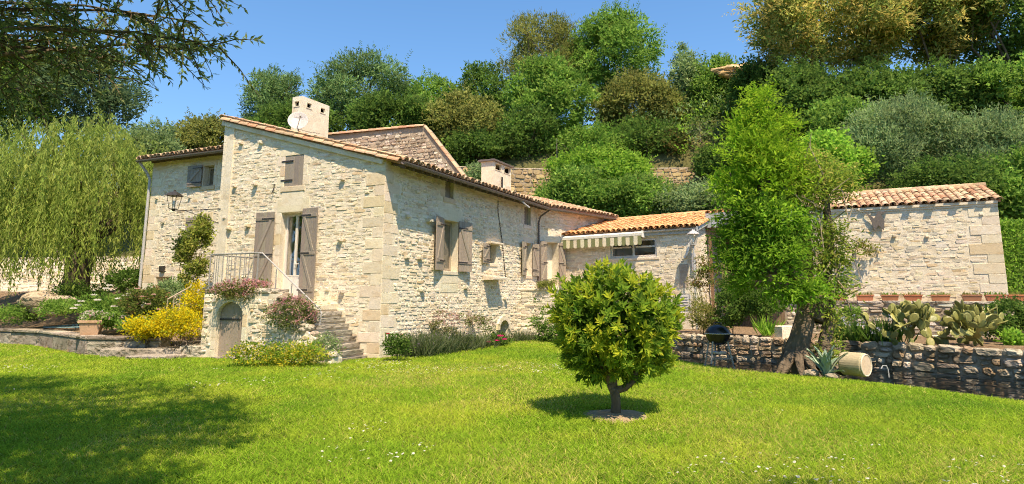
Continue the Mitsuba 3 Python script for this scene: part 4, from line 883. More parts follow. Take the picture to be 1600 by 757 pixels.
def sprays(rng, lobes, n, length, L, W, pal, m=14, up=.45, jit=.18, flat=.35):
    """shoots standing out of a crown, leafy along both sides"""
    lob = np.asarray(lobes, float); r3 = lob[:, 3:6] if lob.shape[1] > 4 else np.repeat(lob[:, 3:4], 3, 1)
    k = rng.choice(len(lob), n * 3); d = sphere_dirs(n * 3, rng); p = lob[k, :3] + d * r3[k] * .92; ok = d[:, 2] > -.45
    for j in range(len(lob)): ok &= ~((np.linalg.norm((p - lob[j, :3]) / r3[j], axis=1) < .85) & (k != j))
    p, d, k = p[ok][:n], d[ok][:n], k[ok][:n]; t = len(p); dr_ = d * .8 + np.array([0, 0, up]) + rng.normal(size=(t, 3)) * .35; dr_ /= np.linalg.norm(dr_, axis=1, keepdims=True)
    ln = length * rng.uniform(.5, 1.4, t); g = np.repeat(np.arange(t), m); N = len(g); s = np.tile(np.linspace(0, 1, m), t)
    sd = np.cross(dr_, [.2, .3, .93]); sd /= np.linalg.norm(sd, axis=1, keepdims=True) + 1e-9; sgn = np.tile(np.where(np.arange(m) % 2, 1, -1), t)[:, None]
    q = p[g] + dr_[g] * (s * ln[g])[:, None] - np.array([0, 0, 1.0]) * (s ** 2 * ln[g] * .22)[:, None]; ax = dr_[g] * .6 + sd[g] * sgn * .9 + rng.normal(size=(N, 3)) * flat
    no = np.cross(sd[g], dr_[g]) + rng.normal(size=(N, 3)) * flat; no *= np.sign(no[:, 2:] + 1e-6); z = rng.uniform(.75, 1.2, N) * (1 - .5 * s)
    return leaf_quads(q, ax, no, L * z, W * z, pick(pal, N, rng, jit, g))
def join(*ms):
    n, F = 0, []
    for m in ms: F.append(m[1] + n); n += len(m[0])
    return (np.vstack([m[0] for m in ms]), np.vstack(F)), np.vstack([m[2] for m in ms])
def crown_lobes(c, rx, ry, rz, rng, n=12, rel=.46):
    d = sphere_dirs(n, rng); d[:, 2] = np.abs(d[:, 2]) * rng.choice([1, 1, -.6], n); out = []
    for v in d:
        r = rel * rng.uniform(.75, 1.25); out.append([c[0] + v[0] * rx * (1 - r * .9), c[1] + v[1] * ry * (1 - r * .9), c[2] + v[2] * rz * (1 - r * .9), rx * r, ry * r, rz * r * 1.05])
    out.append([c[0], c[1], c[2], rx * .6, ry * .6, rz * .6]); return np.array(out)
def trunk_mesh(base, lobes, r, rng, limbs=6, sides=8):
    base = np.asarray(base, float); lob = np.asarray(lobes); c = lob[:, :3].mean(0); ms = []
    fork = base + (c - base) * .45; fork[2] = base[2] + max(.35 * (c[2] - base[2]), .3)
    ms.append(tube([base - Z * .3, base, base + (fork - base) * .5 + rng.normal(size=3) * r * .4, fork], [r * 1.35, r * 1.1, r * .85, r * .75], sides))
    for k in rng.choice(len(lob), min(limbs, len(lob)), replace=False):
        e = lob[k, :3]; mid = (fork + e) / 2 + rng.normal(size=3) * np.linalg.norm(e - fork) * .10
        ms.append(tube([fork - (e - fork) * .03, mid, e, e + (e - c) * .4], [r * .5, r * .34, r * .2, r * .06], 6))
    return ms
def tree(name, label, lobes, n, L, W, pal, base, r, rng, cat_='tree', group=None, bark='m_bark', limbs=6, **kw):
    k = thing(name, label, cat_, group)
    part(k, 'trunk', trunk_mesh(base, lobes, r, rng, limbs), bark, True)
    v, f, c = foliage(rng, lobes, n, L, W, pal, **kw); part(k, 'crown', (v, f), 'm_leaf', False, color=c)
    return k
def px_lobes(px0, py0, px1, py1, y, rng, n=12, rel=.46, dy=.9):
    a, b = at_y((px0 + px1) / 2, py0, y), at_y((px0 + px1) / 2, py1, y); rx = abs(at_y(px1, (py0 + py1) / 2, y)[0] - at_y(px0, (py0 + py1) / 2, y)[0]) / 2; rz = abs(a[2] - b[2]) / 2
    return crown_lobes((a + b) / 2, rx, rx * dy, rz, rng, n, rel), rx, rz
def bush(name, label, px0, py0, px1, py1, y, n, L, W, pal, seed, cat_='shrub', group=None, nl=10, rel=.48, trunk=True, dy=.8, r=.05, bark='m_bark', **kw):
    rng = np.random.default_rng(seed); lob, rx, rz = px_lobes(px0, py0, px1, py1, y, rng, nl, rel, dy)
    c = lob[-1, :3]; base = np.array([c[0], c[1], min(hz(c[0], c[1]), c[2] - rz * .3)])
    k = thing(name, label, cat_, group)
    if trunk: part(k, 'trunk' if cat_ == 'tree' else 'stems', trunk_mesh(base, lob, r, rng), bark, True)
    spr = kw.pop('spr', 0); ms = [foliage(rng, lob, n, L, W, pal, **kw)]
    if spr: ms.append(sprays(rng, lob, spr, rx * .34, L * 1.1, W, pal))
    mesh, col = join(*ms); part(k, 'crown' if cat_ == 'tree' else 'foliage', mesh, 'm_leaf', False, color=col)
    return k, lob

G_DARK = [((0.098,0.179,0.039), 3), ((0.138,0.244,0.048), 3), ((0.195,0.308,0.073), 1)]
G_MID = [((0.163,0.300,0.052), 3), ((0.227,0.382,0.073), 3), ((0.308,0.455,0.098), 1)]
G_BRIGHT = [((0.260,0.471,0.057), 3), ((0.342,0.552,0.081), 3), ((0.195,0.342,0.048), 1.5)]
G_PINE = [((0.163,0.277,0.098), 3), ((0.227,0.358,0.138), 3), ((0.130,0.195,0.073), 2)]
G_OLIVE = [((0.260,0.293,0.081), 3), ((0.325,0.350,0.105), 2), ((0.179,0.203,0.057), 2)]
G_GREY = [((0.277,0.390,0.163), 3), ((0.342,0.455,0.212), 2), ((0.195,0.293,0.122), 2)]
G_YELLOW = [((.66,.56,.17), 3), ((.54,.54,.15), 3), ((.30,.40,.10), 2.5), ((.22,.32,.08), 1.5)]

# --- trees of the hillside, far row to near
far = dict(spr=110, per=8, spread=.24, gap=.36, shell=.5, rag=.5, tone_spread=.30)
HT = [  # name, label, x0,y0,x1,y1 in the photograph, distance, leaves, L, W, palette, extra
 ('pine_tree', 'grey green pine rising behind the chimney at the left end of the ridge', 375, 108, 480, 265, 50, 9000, .42, .12, G_PINE, {}),
 ('pine_tree', 'dark flat topped pine on the skyline right of the chimney', 490, 88, 652, 225, 50, 13000, .40, .13, G_PINE, {}),
 ('hillside_tree', 'low green tree on the skyline above the rear gable', 620, 124, 740, 245, 52, 9000, .36, .18, G_MID, {}),
 ('hillside_tree', 'dark tree between the flat pine and the brown cedar', 700, 104, 800, 260, 50, 9000, .36, .17, G_DARK, {}),
 ('cedar_tree', 'brownish green spiky cedar at the top of the skyline', 772, 26, 915, 190, 50, 12000, .46, .10, G_OLIVE, dict(up=.7)),
 ('feathery_tree', 'tall rounded light green feathery tree, highest on the skyline', 890, 22, 1032, 175, 49, 14000, .44, .16, G_MID, dict(droop=.2)),
 ('hillside_tree', 'olive tinted tree below the tall feathery tree', 925, 118, 1062, 240, 45, 10000, .34, .18, G_OLIVE, {}),
 ('hillside_tree', 'slender pale green tree at the right end of the skyline gap', 1036, 70, 1096, 215, 46, 5500, .36, .15, G_GREY, {}),
 ('hillside_tree', 'leafy green tree beside the bare cliff', 1078, 88, 1160, 232, 45, 7000, .36, .17, G_MID, {}),
 ('hillside_tree', 'bright green tree in front of the brown cedar', 788, 92, 935, 262, 44.5, 12500, .34, .20, G_MID, {}),
 ('hillside_tree', 'dark green tree above the rear roof, nearest its ridge', 395, 165, 540, 262, 44, 9000, .34, .18, G_DARK, {}),
 ('hillside_tree', 'broad dark tree behind the rear gable', 540, 150, 690, 262, 44, 11000, .34, .18, G_DARK, {}),
 ('hillside_tree', 'olive green tree right of the rear gable', 655, 150, 790, 268, 43.5, 10000, .34, .18, G_OLIVE, {}),
 ('hillside_shrub', 'dark shrub on the wall top right of the rear gable', 690, 214, 800, 268, 42, 5000, .28, .16, G_DARK, {}),
 ('hillside_shrub', 'dense dark shrub above the left part of the hillside wall', 775, 172, 880, 262, 42, 5000, .28, .16, G_DARK, {}),
 ('hillside_shrub', 'mid green shrub above the vine on the hillside wall', 860, 202, 990, 262, 42, 7000, .28, .16, G_MID, {}),
 ('hillside_shrub', 'dark shrub over the middle of the hillside wall', 960, 185, 1060, 258, 42, 5000, .28, .16, G_DARK, {}),
 ('sumac_shrub', 'reddish green sumac at the right end of the hillside wall top', 1015, 208, 1075, 262, 41.5, 1800, .34, .12, [((.20,.16,.06), 2), ((.12,.16,.04), 3)], dict(gap=.3)),
 ('hillside_shrub', 'pale shrub under the bare cliff, left of the tall tree top', 1070, 190, 1150, 262, 43, 4500, .30, .15, G_GREY, {}),
 ('hillside_tree', 'dark leafy tree in the hollow right of the cliff', 1140, 95, 1260, 265, 40, 10000, .32, .18, G_DARK, {}),
 # right-hand slope
 ('ailanthus_tree', 'large tree with yellowish seed clusters filling the upper right', 1168, -70, 1420, 150, 36, 24000, .44, .14, G_YELLOW, dict(gap=.42, nl=44, rel=.24, shell=.3)),
 ('ailanthus_tree', 'yellow tinted tree reaching out of the top edge, right of the other one', 1370, -80, 1560, 125, 35, 18000, .44, .14, G_YELLOW, dict(gap=.42, nl=38, rel=.25, shell=.3)),
 ('hillside_tree', 'dark tree filling the top right corner', 1500, -90, 1680, 150, 34, 15000, .32, .18, G_DARK, {}),
 ('hillside_shrub', 'black green ivy thicket under the yellowish tree', 1180, 110, 1330, 250, 34, 11000, .28, .18, G_DARK, {}),
 ('hillside_shrub', 'dark ivy thicket in the middle of the right slope', 1290, 110, 1440, 240, 33.5, 11000, .28, .18, G_DARK, {}),
 ('hillside_shrub', 'dark thicket under the second yellow tinted tree', 1400, 105, 1540, 230, 33, 10000, .28, .18, G_DARK, {}),
 ('hillside_tree', 'mid green tree at the right edge above the hedge', 1520, 85, 1660, 260, 31, 11000, .28, .16, G_MID, {}),
 ('tamarisk_shrub', 'feathery grey green tamarisk behind the annex roof, left one', 1325, 160, 1490, 320, 28, 15000, .26, .07, G_GREY, dict(up=.8, spread=.26)),
 ('tamarisk_shrub', 'feathery grey green tamarisk behind the right end of the annex roof', 1470, 180, 1620, 350, 27, 15000, .26, .07, G_GREY, dict(up=.8, spread=.26)),
 ('hillside_shrub', 'light green vine covered shrub just left of the annex roof', 1235, 215, 1350, 320, 27, 8000, .22, .16, G_BRIGHT, dict(spread=.24)),
 ('hillside_shrub', 'dark shrub between the big tree and the annex roof', 1180, 230, 1290, 345, 28, 8000, .24, .15, G_DARK, dict(spread=.26)),
 # in front of the hillside wall
 ('wall_vine', 'bright green vine hanging over the hillside wall', 858, 236, 1012, 300, 38.3, 8000, .26, .20, G_BRIGHT, dict(spread=.26)),
 ('hillside_shrub', 'round green shrub below the vine, left of the orange roof', 838, 268, 960, 345, 35, 8000, .24, .15, G_MID, dict(spread=.26)),
 ('hillside_shrub', 'bushy green shrub above the orange roof', 930, 280, 1060, 352, 34, 9000, .24, .15, G_MID, dict(spread=.26)),
 ('hillside_shrub', 'pale green shrub above the right end of the orange roof', 1020, 292, 1150, 358, 33, 8000, .22, .14, G_GREY, dict(spread=.26)),
 ('hillside_shrub', 'grey green shrub left of the small chimney', 722, 258, 768, 300, 37.5, 1500, .20, .12, G_GREY, {}),
 ('hillside_shrub', 'dark green shrub beside the tall tree top on the slope', 1090, 225, 1190, 300, 38, 6000, .26, .16, G_DARK, {}),
 ('hillside_shrub', 'green bank of shrubs low on the right slope behind the hedge', 1540, 240, 1680, 420, 24, 9000, .2, .13, G_MID, dict(spread=.24)),
 ('hillside_shrub', 'dark undergrowth behind the right end of the annex', 1400, 250, 1560, 350, 25, 7000, .2, .12, G_DARK, dict(spread=.24)),
 ('hillside_shrub', 'bright shrub on the slope left of the tamarisks', 1255, 160, 1365, 260, 31, 7000, .24, .15, G_MID, {}),
 # left background
 ('hillside_shrub', 'yellowish green woodland edge between the willow and the left wing', 255, 190, 400, 275, 58, 10000, .40, .22, G_OLIVE, {}),
 ('hillside_tree', 'pale green tree peeping out right of the willow top', 190, 196, 285, 285, 46, 6000, .34, .14, G_GREY, {}),
 ('tall_tree', 'tall blue green tree standing behind the willow', 20, 80, 215, 230, 38, 13000, .36, .13, [((.13,.21,.10), 3), ((.17,.26,.13), 2), ((.10,.16,.07), 2)], dict(gap=.46)),
 ('tall_tree', 'tall dark tree behind the willow at the left edge of the picture', -120, 60, 70, 260, 36, 12000, .34, .14, G_MID, {}),
]
for i, (nm, lb, x0, y0, x1, y1, yy, n, L_, W_, pal, ex) in enumerate(HT):
    tall = not nm.endswith(('shrub', 'vine'))
    bush(nm, lb, x0, y0, x1, y1, yy, int(n * 1.5), L_ * .82, W_ * .85, pal, 100 + i, cat_='tree' if tall else ('vine' if 'vine' in nm else 'shrub'), nl=ex.pop('nl', 44 if n > 8000 else 24), rel=ex.pop('rel', .23 if n > 8000 else .30), r=.2 if tall else .08, trunk=True, **{**far, **ex})

# --- the undergrowth that closes the slope between the trees
def thicket():
    rng = np.random.default_rng(91); V, F, Cc, nv = [], [], [], 0; sets = [[] for _ in range(5)]
    for i in range(400):
        if i >= 330: x = rng.uniform(11, 30); y = rng.uniform(37, 47)
        elif i < 190: y = rng.uniform(41.5, 54); x = rng.uniform(-24, 17)
        elif i < 270: x = rng.uniform(12, 36); y = rng.uniform(25, 40)
        else: x = rng.uniform(-6, 13); y = rng.uniform(31, 38.4)
        if y < 40 and x < 13 and (y > 36.5 and -4.5 < x < 1.5 or y > 36 and 8 < x): continue
        r = rng.uniform(.7, 1.7) * (1.25 if y > 40 else .8); z = hz(x, y)
        sets[rng.choice(5, p=[.28, .27, .15, .15, .15])].append([x, y, z + r * rng.uniform(.1, .7), r, r, r * rng.uniform(.7, 1.2)])
    for lob, pal, L_, W_ in zip(sets, (G_DARK, G_MID, G_BRIGHT, G_OLIVE, G_GREY), (.26, .26, .22, .28, .26), (.15, .15, .15, .10, .09)):
        v, f, c = foliage(rng, np.array(lob), 15000 if pal is G_DARK or pal is G_MID else 8500, L_, W_, pal, per=8, spread=.22, gap=.34, shell=.5, rag=.6, tone_spread=.3); V.append(v); F.append(f + nv); Cc.append(c); nv += len(v)
    solo('hillside_thicket', (np.vstack(V), np.vstack(F)), 'm_leaf', 'tangled green undergrowth covering the slope between the trees', None, kind='stuff', color=np.vstack(Cc))
thicket()
# --- the willow
def willow():
    rng = np.random.default_rng(77); k = thing('weeping_willow', 'large weeping willow with trailing yellow green branches at the left', 'tree')
    yw = 24.0; b = at_y(117, 447, yw); b[2] = hz(b[0], b[1]); cx, cy = b[0] - .3, b[1]
    top = at_y(130, 186, yw)[2]; V, F, Cc, nv_ = [], [], [], 0; limbs = []
    fork = np.array([b[0] + .1, b[1], b[2] + 2.3])
    limbs.append(tube([b - Z * .4, b + [0, 0, .2], b + [.05, 0, 1.3], fork], [.75, .55, .45, .5], 12))
    pts = []
    for i in range(190):
        a = rng.uniform(0, 2 * np.pi); rr = math.sqrt(rng.random()); R_ = 3.9
        x, y = cx + R_ * rr * math.cos(a) * 1.08, cy + R_ * rr * math.sin(a)
        z = b[2] + (top - b[2]) * (1 - .42 * rr ** 2) * rng.uniform(.80, 1.0); pts.append((x, y, z, rr, a))
    for (x, y, z, rr, a) in pts[::6]:
        e = np.array([x, y, z]); limbs.append(tube([fork, (fork + e) / 2 + Z * .5, e], [.16, .09, .03], 6))
    part(k, 'trunk', limbs, 'm_bark', True)
    P_, A_, N_ = [], [], []
    for (x, y, z, rr, a) in pts:
        for s in range(10):
            aa = a + rng.normal(0, .5); o = np.array([math.cos(aa), math.sin(aa), 0]); ln = rng.uniform(1.2, 3.4) * (.7 + .5 * rr); st = np.array([x, y, z]) + rng.normal(size=3) * .35
            m = int(ln / .055); t = np.linspace(0, 1, m)[:, None]; sway = rng.normal(size=3) * .15
            q = st + o * (np.sqrt(t) * .55) * (.4 + rr) + np.array([0, 0, -1]) * t ** 1.25 * ln + sway * t ** 2 + Z * .35 * np.sin(np.pi * np.minimum(t * 2, 1)) * .6
            lo = b[2] + .55 + rng.uniform(0, 1.0) + (.0 if rng.random() < .8 else -.3); q = q[q[:, 2] > lo]
            if len(q) < 3: continue
            P_.append(q + rng.normal(size=q.shape) * .03); A_.append(np.array([0, 0, -1.0]) + rng.normal(size=q.shape) * .35); N_.append(o + rng.normal(size=q.shape) * .6)
    P_, A_, N_ = map(np.vstack, (P_, A_, N_)); m = len(P_)
    col = pick([((.32,.42,.09), 3), ((.40,.48,.12), 2.5), ((.23,.31,.065), 2)], m, rng, .2, np.arange(m) // 40)
    v, f, c = leaf_quads(P_, A_, N_, rng.uniform(.15, .26, m), rng.uniform(.03, .05, m), col); part(k, 'crown', (v, f), 'm_leaf', False, color=c)
willow()

# --- the tree reaching in at the top left, which shades the lawn
def overhanging():
    rng = np.random.default_rng(31); k = thing('overhanging_tree', 'narrow leaved tree whose dark branches hang in at the top left corner', 'tree')
    base = np.array([-8.6, 3.2, 0.0]); fork = base + [.2, .1, 2.2]; ms = [tube([base - Z * .3, base + Z * .1, base + [.1, 0, 1.2], fork], [.42, .33, .27, .26], 12)]
    tips = [(-3.35, 6.1, 4.35), (-3.9, 6.6, 4.55), (-4.4, 6.2, 4.2), (-4.9, 6.6, 4.2), (-4.1, 5.6, 4.9), (-5.4, 6.2, 4.4), (-6.0, 6.9, 4.2), (-6.6, 7.4, 4.3), (-5.2, 5.2, 5.2), (-4.0, 4.6, 5.6), (-3.1, 4.2, 5.6), (-2.7, 3.5, 5.7),
            (-4.6, 3.6, 5.8), (-6.4, 5.4, 5.4), (-6.6, 4.2, 5.6), (-7.4, 6.2, 4.9), (-5.6, 7.4, 4.9), (-4.7, 7.1, 5.2), (-3.6, 5.2, 5.3), (-7.6, 7.8, 4.6), (-3.4, 6.0, 5.0), (-5.8, 2.6, 5.8), (-3.6, 2.8, 5.9), (-2.9, 5.0, 5.2),
            (-4.5, 6.9, 4.7), (-5.1, 7.0, 4.6), (-2.5, 4.3, 5.3), (-5.7, 6.6, 4.9), (-3.75, 6.3, 4.75)]
    P_, A_, g, gi = [], [], [], 0
    for t in tips:
        e = np.array(t); mid = fork + (e - fork) * .55 + Z * .55 + rng.normal(size=3) * .15
        path = np.array([fork + (e - fork) * .02, fork + (e - fork) * .25 + Z * .4, mid, e + (mid - e) * .3 + Z * .1, e])
        ms.append(tube(path, [.075, .05, .03, .014, .006], 6))
        nt = 36 if e[0] > -5 else 24
        for j in range(nt):
            s = rng.uniform(.42, 1.0); seg_ = s * 4; i0 = min(int(seg_), 3); o = path[i0] + (path[i0 + 1] - path[i0]) * (seg_ - i0)
            d = nz(nz(e - mid) * .6 + rng.normal(size=3) * .75 + np.array([0, 0, -.25])); ln = rng.uniform(.35, .85) * (1.15 - .4 * s)
            en = o + d * ln + np.array([0, 0, -.12]); md = (o + en) / 2 + Z * .04; ms.append(tube([o, md, en], [.010, .006, .003], 4, False))
            m = int(ln / .024); tt = rng.random(m)[:, None]; q = np.where(tt < .5, o + (md - o) * tt * 2, md + (en - md) * (tt * 2 - 1))
            P_.append(q); A_.append(d * .8 + rng.normal(size=(m, 3)) * .55 + np.array([0, 0, -.15])); g.append(np.full(m, gi)); gi += 1
    part(k, 'trunk', ms, 'm_bark', True)
    P_, A_, g = np.vstack(P_), np.vstack(A_), np.concatenate(g); m = len(P_); no = np.array([0, 0, 1.0]) + rng.normal(size=(m, 3)) * .7
    col = pick([((.17,.25,.09), 3), ((.23,.31,.11), 3), ((.32,.37,.17), 1)], m, rng, .2, g)
    v, f, c = leaf_quads(P_, A_, no, rng.uniform(.065, .105, m), rng.uniform(.023, .034, m), col)
    lob = [(-4.4, 3.4, 6.2, 1.0), (-3.3, 2.7, 6.4, .9), (-2.6, 2.0, 6.3, .7), (-5.5, 2.8, 6.3, 1.2), (-4.2, 1.8, 6.5, 1.0), (-6.8, 3.6, 6.3, 1.3), (-6.0, 4.6, 6.4, 1.1), (-5.0, 4.6, 6.6, .9), (-3.6, 3.8, 6.5, .7), (-7.8, 5.4, 6.2, 1.3), (-3.2, 1.2, 6.4, .8), (-7.2, 2.2, 6.4, 1.3), (-5.6, 1.0, 6.6, 1.2), (-8.6, 4.0, 6.8, 1.4), (-2.2, 1.2, 6.4, .6),
           (-2.2, 3.2, 6.5, .5), (-2.7, 4.1, 6.6, .6), (-4.6, 6.0, 6.9, .8), (-6.2, 6.5, 7.0, 1.0), (-7.7, 7.0, 7.0, 1.1), (-9.0, 6.6, 6.8, 1.4), (-3.5, 5.0, 6.8, .7), (-2.9, .3, 6.6, .8), (-9.6, 5.0, 7.2, 1.5), (-4.2, .2, 6.8, 1.0)]
    v2, f2, c2 = foliage(rng, lob, 52000, .15, .05, [((.10,.15,.05), 3), ((.14,.19,.06), 3), ((.21,.25,.10), 1)], per=14, spread=.16, gap=.40, gapf=1.1, shell=.3)
    part(k, 'crown', (np.vstack([v, v2]), np.vstack([f, f2 + len(v)])), 'm_leaf', False, color=np.vstack([c, c2]))
overhanging()
# --- trees across the lawn behind the photographer, mirrored in the window panes
for i, (x, y, r) in enumerate(((-19, -13, 3.6), (-11, -17, 4.2), (-3, -15, 3.8), (6, -18, 4.4), (14, -15, 3.9), (22, -12, 3.8))):
    rng = np.random.default_rng(500 + i); lob = crown_lobes([x, y, 5.4], r, r, 4.4, rng, 16, .36)
    tree('garden_tree', ['broad tree across the lawn, first of the row behind the photographer', 'tall tree second in the row behind the photographer', 'tree third in the row behind the photographer', 'large tree fourth in the row behind the photographer', 'tree fifth in the row behind the photographer', 'tree last in the row behind the photographer'][i], lob, 3500, .5, .28, G_DARK, [x, y, 0], .25, rng, spread=.4)
for i, (x, y, r) in enumerate(((-27, 4, 4.2), (-33, 11, 4.8), (-24, -5, 4.0))):
    rng = np.random.default_rng(540 + i); lob = crown_lobes([x, y, 5.6], r, r, 4.6, rng, 16, .36)
    tree('garden_tree', ['tree at the left side of the lawn outside the picture, middle one', 'tall tree at the left side of the lawn outside the picture, farthest', 'tree at the left side of the lawn outside the picture, nearest'][i], lob, 3500, .5, .28, G_MID, [x, y, 0], .25, rng, spread=.4)
# --- a tree behind the photographer: only its shade falls into the picture
rng = np.random.default_rng(8)
tree('shade_tree', 'tree behind the photographer whose shade touches the lawn at the bottom right', [[3.3, 1.2, 6.3, .75], [2.5, 1.0, 6.5, .6], [4.2, .6, 6.4, 1.0], [3.6, -.3, 6.8, 1.3], [5, -.8, 6.6, 1.4], [3.0, .0, 6.6, 1.0]], 5000, .12, .05, G_MID, [4.6, -2.6, 0], .16, rng, spread=.15, gap=.35)

# --- the little round tree on the lawn
def little_tree():
    rng = np.random.default_rng(5); k = thing('round_tree', 'small round bright green tree with long leaves on the lawn', 'tree')
    b = at_z(962, 650, 0); y = b[1]; s = y / 900.0; c0 = at_y(962, 505, y)
    th = [tube([b - Z * .15, b, b + [.01, 0, .18], b + [-.01, 0, .36]], [.10, .075, .062, .068], 12),
          tube([b + [-.01, 0, .30], b + [-.10, .03, .50], b + [-.20, .05, .78], b + [-.30, .05, 1.2]], [.06, .045, .035, .012], 8),
          tube([b + [0, 0, .33], b + [.14, -.02, .37], b + [.27, -.03, .48], b + [.30, 0, .8], b + [.4, 0, 1.2]], [.055, .045, .04, .03, .012], 8),
          tube([b + [-.01, 0, .34], b + [.0, .08, .7], b + [.05, .1, 1.3]], [.05, .035, .012], 8), tube([b + [-.1, .03, .5], b + [.02, -.18, .8], b + [.05, -.3, 1.2]], [.04, .03, .01], 8)]
    part(k, 'trunk', th, 'm_bark', True)
    lob = []
    for px, py, rp, dy in ((962, 478, 62, 0), (905, 478, 44, .0), (1018, 492, 46, .0), (935, 452, 36, -.15), (985, 462, 40, .2), (1030, 500, 34, .1), (893, 500, 30, -.1), (920, 530, 42, .1), (975, 530, 50, -.25), (1008, 540, 38, .0), (935, 560, 34, -.1), (985, 565, 32, .1),
                           (962, 490, 60, -.35), (962, 490, 60, .35), (905, 550, 26, .1), (925, 500, 48, -.4), (1000, 505, 46, -.35), (955, 515, 44, .55), (918, 585, 16, -.05), (1020, 562, 22, -.1)):
        p = at_y(px, py, y + dy); lob.append([p[0], p[1], p[2], rp * s])
    lob = np.array(lob); lob[:, :3] = c0 + (lob[:, :3] - c0) * np.array([.96, .96, .93]); m = 1900; kk = rng.choice(len(lob), m, p=lob[:, 3] ** 2 / (lob[:, 3] ** 2).sum()); d = sphere_dirs(m, rng)
    p = lob[kk, :3] + d * lob[kk, 3:4] * (rng.uniform(.70, 1.0, (m, 1)) + .30 * rng.random((m, 1)) ** 5) * (.82 + .4 * meshkit.noise(lob[kk, :3] * 6 + d * 2.2, 4))[:, None]; inside = np.zeros(m, bool)
    for j in range(len(lob)): inside |= (np.linalg.norm(p - lob[j, :3], axis=1) < lob[j, 3] * .72) & (kk != j)
    p, d = p[~inside], d[~inside]; cen = c0; outd = p - cen; outd /= np.linalg.norm(outd, axis=1, keepdims=True); t = len(p)
    dirn = outd * .7 + d * .3 + np.array([0, 0, .55]) + rng.normal(size=(t, 3)) * .22; dirn /= np.linalg.norm(dirn, axis=1, keepdims=True)
    per = 11; g = np.repeat(np.arange(t), per); N = len(g); an = np.tile(np.arange(per) * 2.4, t) + rng.uniform(0, 6, t)[g]; st = np.tile(np.linspace(0, 1, per), t)
    a = np.cross(dirn, [0.3, .5, .81]); a /= np.linalg.norm(a, axis=1, keepdims=True); b2 = np.cross(dirn, a)
    rad = a[g] * np.cos(an)[:, None] + b2[g] * np.sin(an)[:, None]; tilt = (1.25 - .85 * st)[:, None]
    ax = dirn[g] * np.cos(tilt) + rad * np.sin(tilt) + rng.normal(size=(N, 3)) * .15; no = dirn[g] * np.sin(tilt) - rad * np.cos(tilt)
    q = p[g] + dirn[g] * (st[:, None] - .7) * .09; Ls = rng.uniform(.08, .14, N)
    col = pick([((.20,.33,.04), 3), ((.31,.44,.045), 3), ((.48,.54,.05), 2.8), ((.14,.24,.035), 1.5)], N, rng, .15, g)
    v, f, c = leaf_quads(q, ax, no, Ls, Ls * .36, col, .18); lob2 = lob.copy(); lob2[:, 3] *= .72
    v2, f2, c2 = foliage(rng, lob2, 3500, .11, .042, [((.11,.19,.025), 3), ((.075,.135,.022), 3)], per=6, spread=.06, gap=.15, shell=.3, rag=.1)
    part(k, 'crown', (np.vstack([v, v2]), np.vstack([f, f2 + len(v)])), 'm_leaf', False, color=np.vstack([c, c2]))
    an = np.linspace(0, 2 * np.pi, 40, endpoint=False); rr = .40 + .12 * meshkit.noise(np.stack([np.cos(an) * 2, np.sin(an) * 2, an * 0], 1)) + rng.uniform(-.02, .02, 40)
    v = np.vstack([np.c_[b[0] + rr * np.cos(an), b[1] + rr * np.sin(an), np.full(40, .004)], np.c_[b[0] + rr * .7 * np.cos(an), b[1] + rr * .7 * np.sin(an), rng.uniform(.02, .035, 40)], [[b[0], b[1], .05]]])
    i = np.arange(40); j = (i + 1) % 40
    solo('soil_ring', (v, np.vstack([np.stack([i, j, j + 40], 1), np.stack([i, j + 40, i + 40], 1), np.stack([i + 40, j + 40, i * 0 + 80], 1)])), 'm_earth', 'bare brown earth around the foot of the round tree', None, kind='structure')
    return b
PAL['m_earth'] = ((.34,.27,.19), (.34,.27,.19), (.3,.25,.18), 0, 0, 'm_piece')
LT = little_tree()

